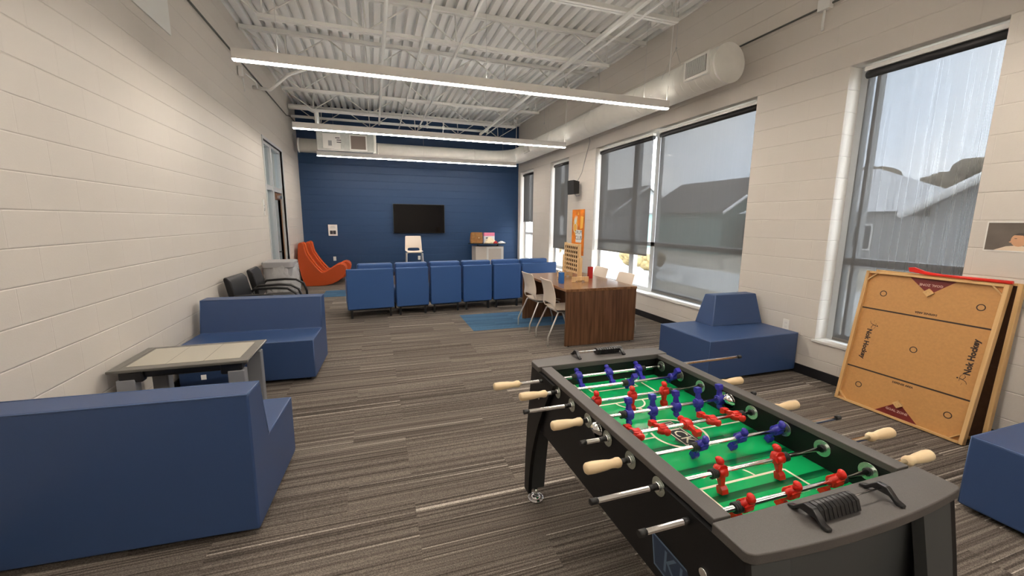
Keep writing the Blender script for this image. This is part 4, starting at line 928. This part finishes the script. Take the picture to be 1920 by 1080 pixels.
rods = [  # y, colour, men x, tilt of feet toward the camera end (deg), left end x, right end x, left kind, right kind, bumper xs
 (1.800, 'b', (2.777, 2.956, 3.139), [46]*3, 2.321, 3.86, 'h', 'c'),
 (1.654, 'b', (2.986, 3.242), [140]*2, 2.401, 3.43, 'h', 'c'),
 (1.509, 'r', (2.713, 2.899, 3.076), [4]*3, 2.368, 3.551, 'c', 'h'),
 (1.364, 'b', (2.783, 2.902, 3.023, 3.143, 3.263), [-172]*5, 2.431, 3.475, 'h', 'c'),
 (1.218, 'r', (2.714, 2.831, 2.953, 3.073, 3.199), [-86, -86, 80, -86, -86], 2.479, 3.553, 'c', 'h'),
 (1.073, 'b', (2.888, 3.068, 3.253), [-30]*3, 2.42, 3.60, 'h', 'c'),
 (0.927, 'r', (2.83, 3.077), [12]*2, 2.358, 3.668, 'c', 'h'),
 (0.782, 'r', (2.771, 2.949, 3.135), [-28]*3, 2.417, 3.61, 'c', 'h')]
hnd = [(-.001, .0), (.0005, .0125), (.006, .0165), (.03, .0175), (.07, .0155), (.095, .0125), (.108, .0135), (.118, .0155), (.128, .0145), (.134, .009), (.1345, 0)]
for k, (y, c, xs, tl, xl, xr, kl, kr) in enumerate(rods):
    y -= FY; RZ = .80
    if kl == 'h' : xr_ = max(xr, 3.40)
    x0_, x1_ = xl-FX+(.10 if kl == 'h' else .004), xr-FX-(.10 if kr == 'h' else .004)
    rod = MB().cyl((x0_, y, RZ), (x1_, y, RZ), .0079, M['chrome'], 20).build('rod', None, T)
    for s, x, kd in ((-1, xl-FX, kl), (1, xr-FX, kr)):
        if kd == 'h':
            mb = MB().tube([(x-s*(a-.0), y, RZ) for a, r in hnd], [max(r*1.14, .0005) for a, r in hnd], M['woodh'], 8 if False else 14); mb.build('handle', None, rod)
        else: MB().cyl((x-s*.022, y, RZ), (x, y, RZ), .0095, M['rubber'], 16).build('end_cap', None, rod)
    for s in (-1, 1):
        MB().cyl((s*(hw+.001), y, RZ), (s*(hw+.005), y, RZ), .029, M['washer'], 28).cyl((s*(hw+.004), y, RZ), (s*(hw+.012), y, RZ), .014, M['chrome'], 18).build('bearing', None, T)
        MB().cyl((s*(inw-.001), y, RZ), (s*(inw-.005), y, RZ), .029, M['washer'], 28).cyl((s*(inw-.004), y, RZ), (s*(inw-.012), y, RZ), .013, M['black'], 18).build('bearing', None, T)
        MB().cyl((s*(hw+.012), y, RZ), (s*(hw+.04), y, RZ), .0095, M['black'], 14).build('sleeve', None, T)
    # outermost men carry ribbed bumpers
    for s, xm in ((-1, xs[0]-FX), (1, xs[-1]-FX)):
        mb = MB(); q_ = xm+s*.016
        for i in range(4): mb.tube([(q_+s*(.0065*i), y, RZ), (q_+s*(.0065*i+.0015), y, RZ), (q_+s*(.0065*i+.005), y, RZ), (q_+s*(.0065*i+.0065), y, RZ)], [.0115, .0155, .0155, .0115], M['rubber'], 18)
        if xm+s*.045 < inw and xm-.045 > -inw-.02: mb.build('bumper', None, rod, merge=False)
        else: mb.bm.free()
    for xm, a in zip(xs, tl):
        o = bpy.data.objects.new('player_figure', FIG[c]); col.objects.link(o); o.parent = rod
        o.location = (xm-FX, y, RZ); o.rotation_euler = (-a*D2R, 0, 0)   # positive: feet swing toward -y
        o['label'] = 'blue plastic player figure' if c == 'b' else 'red plastic player figure'
# score counters on both ends
for s, xc, yc, slid in ((-1, -.01, -.635, -1), (1, .005, .665, 1)):
    sc = bpy.data.objects.new('score_counter', None); col.objects.link(sc); sc.parent = T; sc.location = (xc, yc, ZT+.001); sc.empty_display_size = .05
    MB().cyl((-.135, 0, .026), (.135, 0, .026), .0022, M['chrome'], 8).build('wire', None, sc)
    for sx in (-1, 1):
        x = sx*.138; pr = [(-.052, 0), (-.052, .007), (-.036, .012), (-.012, .036), (.012, .036), (.036, .012), (.052, .007), (.052, 0), (.036, 0), (.02, .014), (-.02, .014), (-.036, 0)]
        MB().prism(pr, x-.009, x+.009, 'x').build('post', M['black'], sc, bevel=.003)
    for i in range(10):
        x = slid*(.122-.0145*i)
        MB().prism([(-.027, .004), (-.018, .030), (-.006, .037), (.010, .037), (.018, .030), (.012, .004)] if s < 0 else [(.027, .004), (.018, .030), (.006, .037), (-.010, .037), (-.018, .030), (-.012, .004)], x-.0062, x+.0062, 'x').build('bead', M['black'], sc, bevel=.0012)

# ================================================================== OUTSIDE
struct(MB().box(W+.3, 60, -40, 60, -.65, -.6).build('ground_outside', M['grass']))
struct(MB().box(W+6.0, W+10.5, -40, 60, -.6, -.57).build('road_outside', M['road']))
def house(loc, w, d, h, rh, m, rm, lab, rz=0, hip=False):
    t = thing('house', lab, 'house', loc, rz, 'houses across the street')
    if hip:
        MB().box(-w/2, w/2, -d/2, d/2, 0, h).build('wall', m, t); e = .5; a_, b_ = w/2+e, d/2+e; z_ = h-.1; r_ = max(.4, a_-b_)
        MB().faces([(-a_, -b_, z_), (a_, -b_, z_), (a_, b_, z_), (-a_, b_, z_), (-r_, 0, h+rh), (r_, 0, h+rh)], [(0, 1, 5, 4), (2, 3, 4, 5), (1, 2, 5), (3, 0, 4), (0, 3, 2, 1)]).build('roof', rm, t)
        for xx in (-2.4, 1.6): wd_ = MB().box(xx-.5, xx+.5, d/2-.02, d/2+.05, .9, 2.2).build('window', M['trimw'], t); MB().box(xx-.42, xx+.42, d/2+.04, d/2+.07, 1.0, 2.1).build('pane', M['win'], wd_)
        return t
    MB().box(-w/2, w/2, -d/2, d/2, 0, h).prism([(-d/2, h), (d/2, h), (0, h+rh)], -w/2, w/2, 'x').build('wall', m, t, merge=False)
    e = .5; v = []
    mb = MB()
    for s in (-1, 1): mb.faces([(-w/2-e, s*(d/2+e), h-e*rh/(d/2)), (w/2+e, s*(d/2+e), h-e*rh/(d/2)), (w/2+e, 0, h+rh+.06), (-w/2-e, 0, h+rh+.06)], [(0, 1, 2, 3)], rm)
    mb.build('roof', None, t, solid=.14, merge=False)
    mb = MB()
    for s in (-1, 1): mb.tube([(-w/2-e-.05, s*(d/2+e), h-e*rh/(d/2)-.05), (-w/2-e-.05, 0, h+rh)], .12, M['trimw'], 4)
    mb.build('gable_trim', None, t, merge=False)
    for yy in (-d*.25, d*.2): wd_ = MB().box(-w/2-.05, -w/2+.02, yy-.5, yy+.5, .9, 2.3).build('window', M['trimw'], t); MB().box(-w/2-.07, -w/2-.04, yy-.42, yy+.42, 1.0, 2.2).build('pane', M['win'], wd_)
    return t
house((29.0, 16.5, -.6), 8.4, 8.0, 2.9, 2.4, M['house1'], M['roof'], 'grey house with pale hipped roof seen through the nearest blind', PI/2, True)
house((21.0, 3.95, -.6), 7, 7.6, 2.8, 2.2, M['house1'], M['roofd'], 'grey gabled house with pale roof edge seen through the nearest blind')
house((28.0, 26.2, -.6), 8, 7.5, 3.2, 2.2, M['house2'], M['roofd'], 'dull teal house with dark roof seen through the widest blind', PI/2)
house((30.0, 43.0, -.6), 9, 8.0, 3.4, 2.6, M['house1'], M['roofd'], 'farthest grey house down the street', PI/2)
def tree(loc, h, r, seed, lab, m='leaf', nm='tree', cat='tree'):
    t = thing(nm, lab, cat, loc, 0, None); random.seed(seed)
    MB().cyl((0, 0, 0), (0, 0, h*.55), .16 if nm == 'tree' else .05, M['bark'], 8, .08).build('trunk', None, t)
    mb = MB()
    for k in range(16 if nm == 'tree' else 9):
        a = random.uniform(0, 2*PI); q_ = random.uniform(0, .75)*r
        mb.ball((q_*math.cos(a), q_*math.sin(a), h*.62+random.uniform(-.25, .3)*h*(1-q_/r*.4)), random.uniform(.3, .5)*r, None, random.uniform(.25, .42)*r, M[m], 10, 6)
    o = mb.build('crown', None, t, merge=False)
    tx = bpy.data.textures.new('leafy', 'CLOUDS'); tx.noise_scale = .35; md = o.modifiers.new('rough', 'DISPLACE'); md.texture = tx; md.strength = .5 if nm == 'tree' else .25
    return t
for i, (x, y, h, r, lab) in enumerate(((37, 21.8, 6.9, 2.4, 'bare tree behind the roofs, left hump through the nearest blind'), (36, 15.2, 6.2, 2.2, 'bare tree behind the roofs, right hump through the nearest blind'), (38, 37, 5.6, 3.4, 'bushy tree beyond the teal house'), (30, 56, 8, 4, 'farthest tree down the street'))): tree((x, y, -.6), h, r, i+3, lab)
for i, (x, y, lab) in enumerate(((13.6, 15.6, 'dry golden bush outside, right of the pair below the raised blind'), (13.9, 17.6, 'dry golden bush outside, left of the pair below the raised blind'), (13.8, 26.0, 'dry golden bush farther along the street'))): tree((x, y, -.6), .75, .75, i+30, lab, 'bushm', 'bush', 'bush')
bpy.context.view_layer.update()
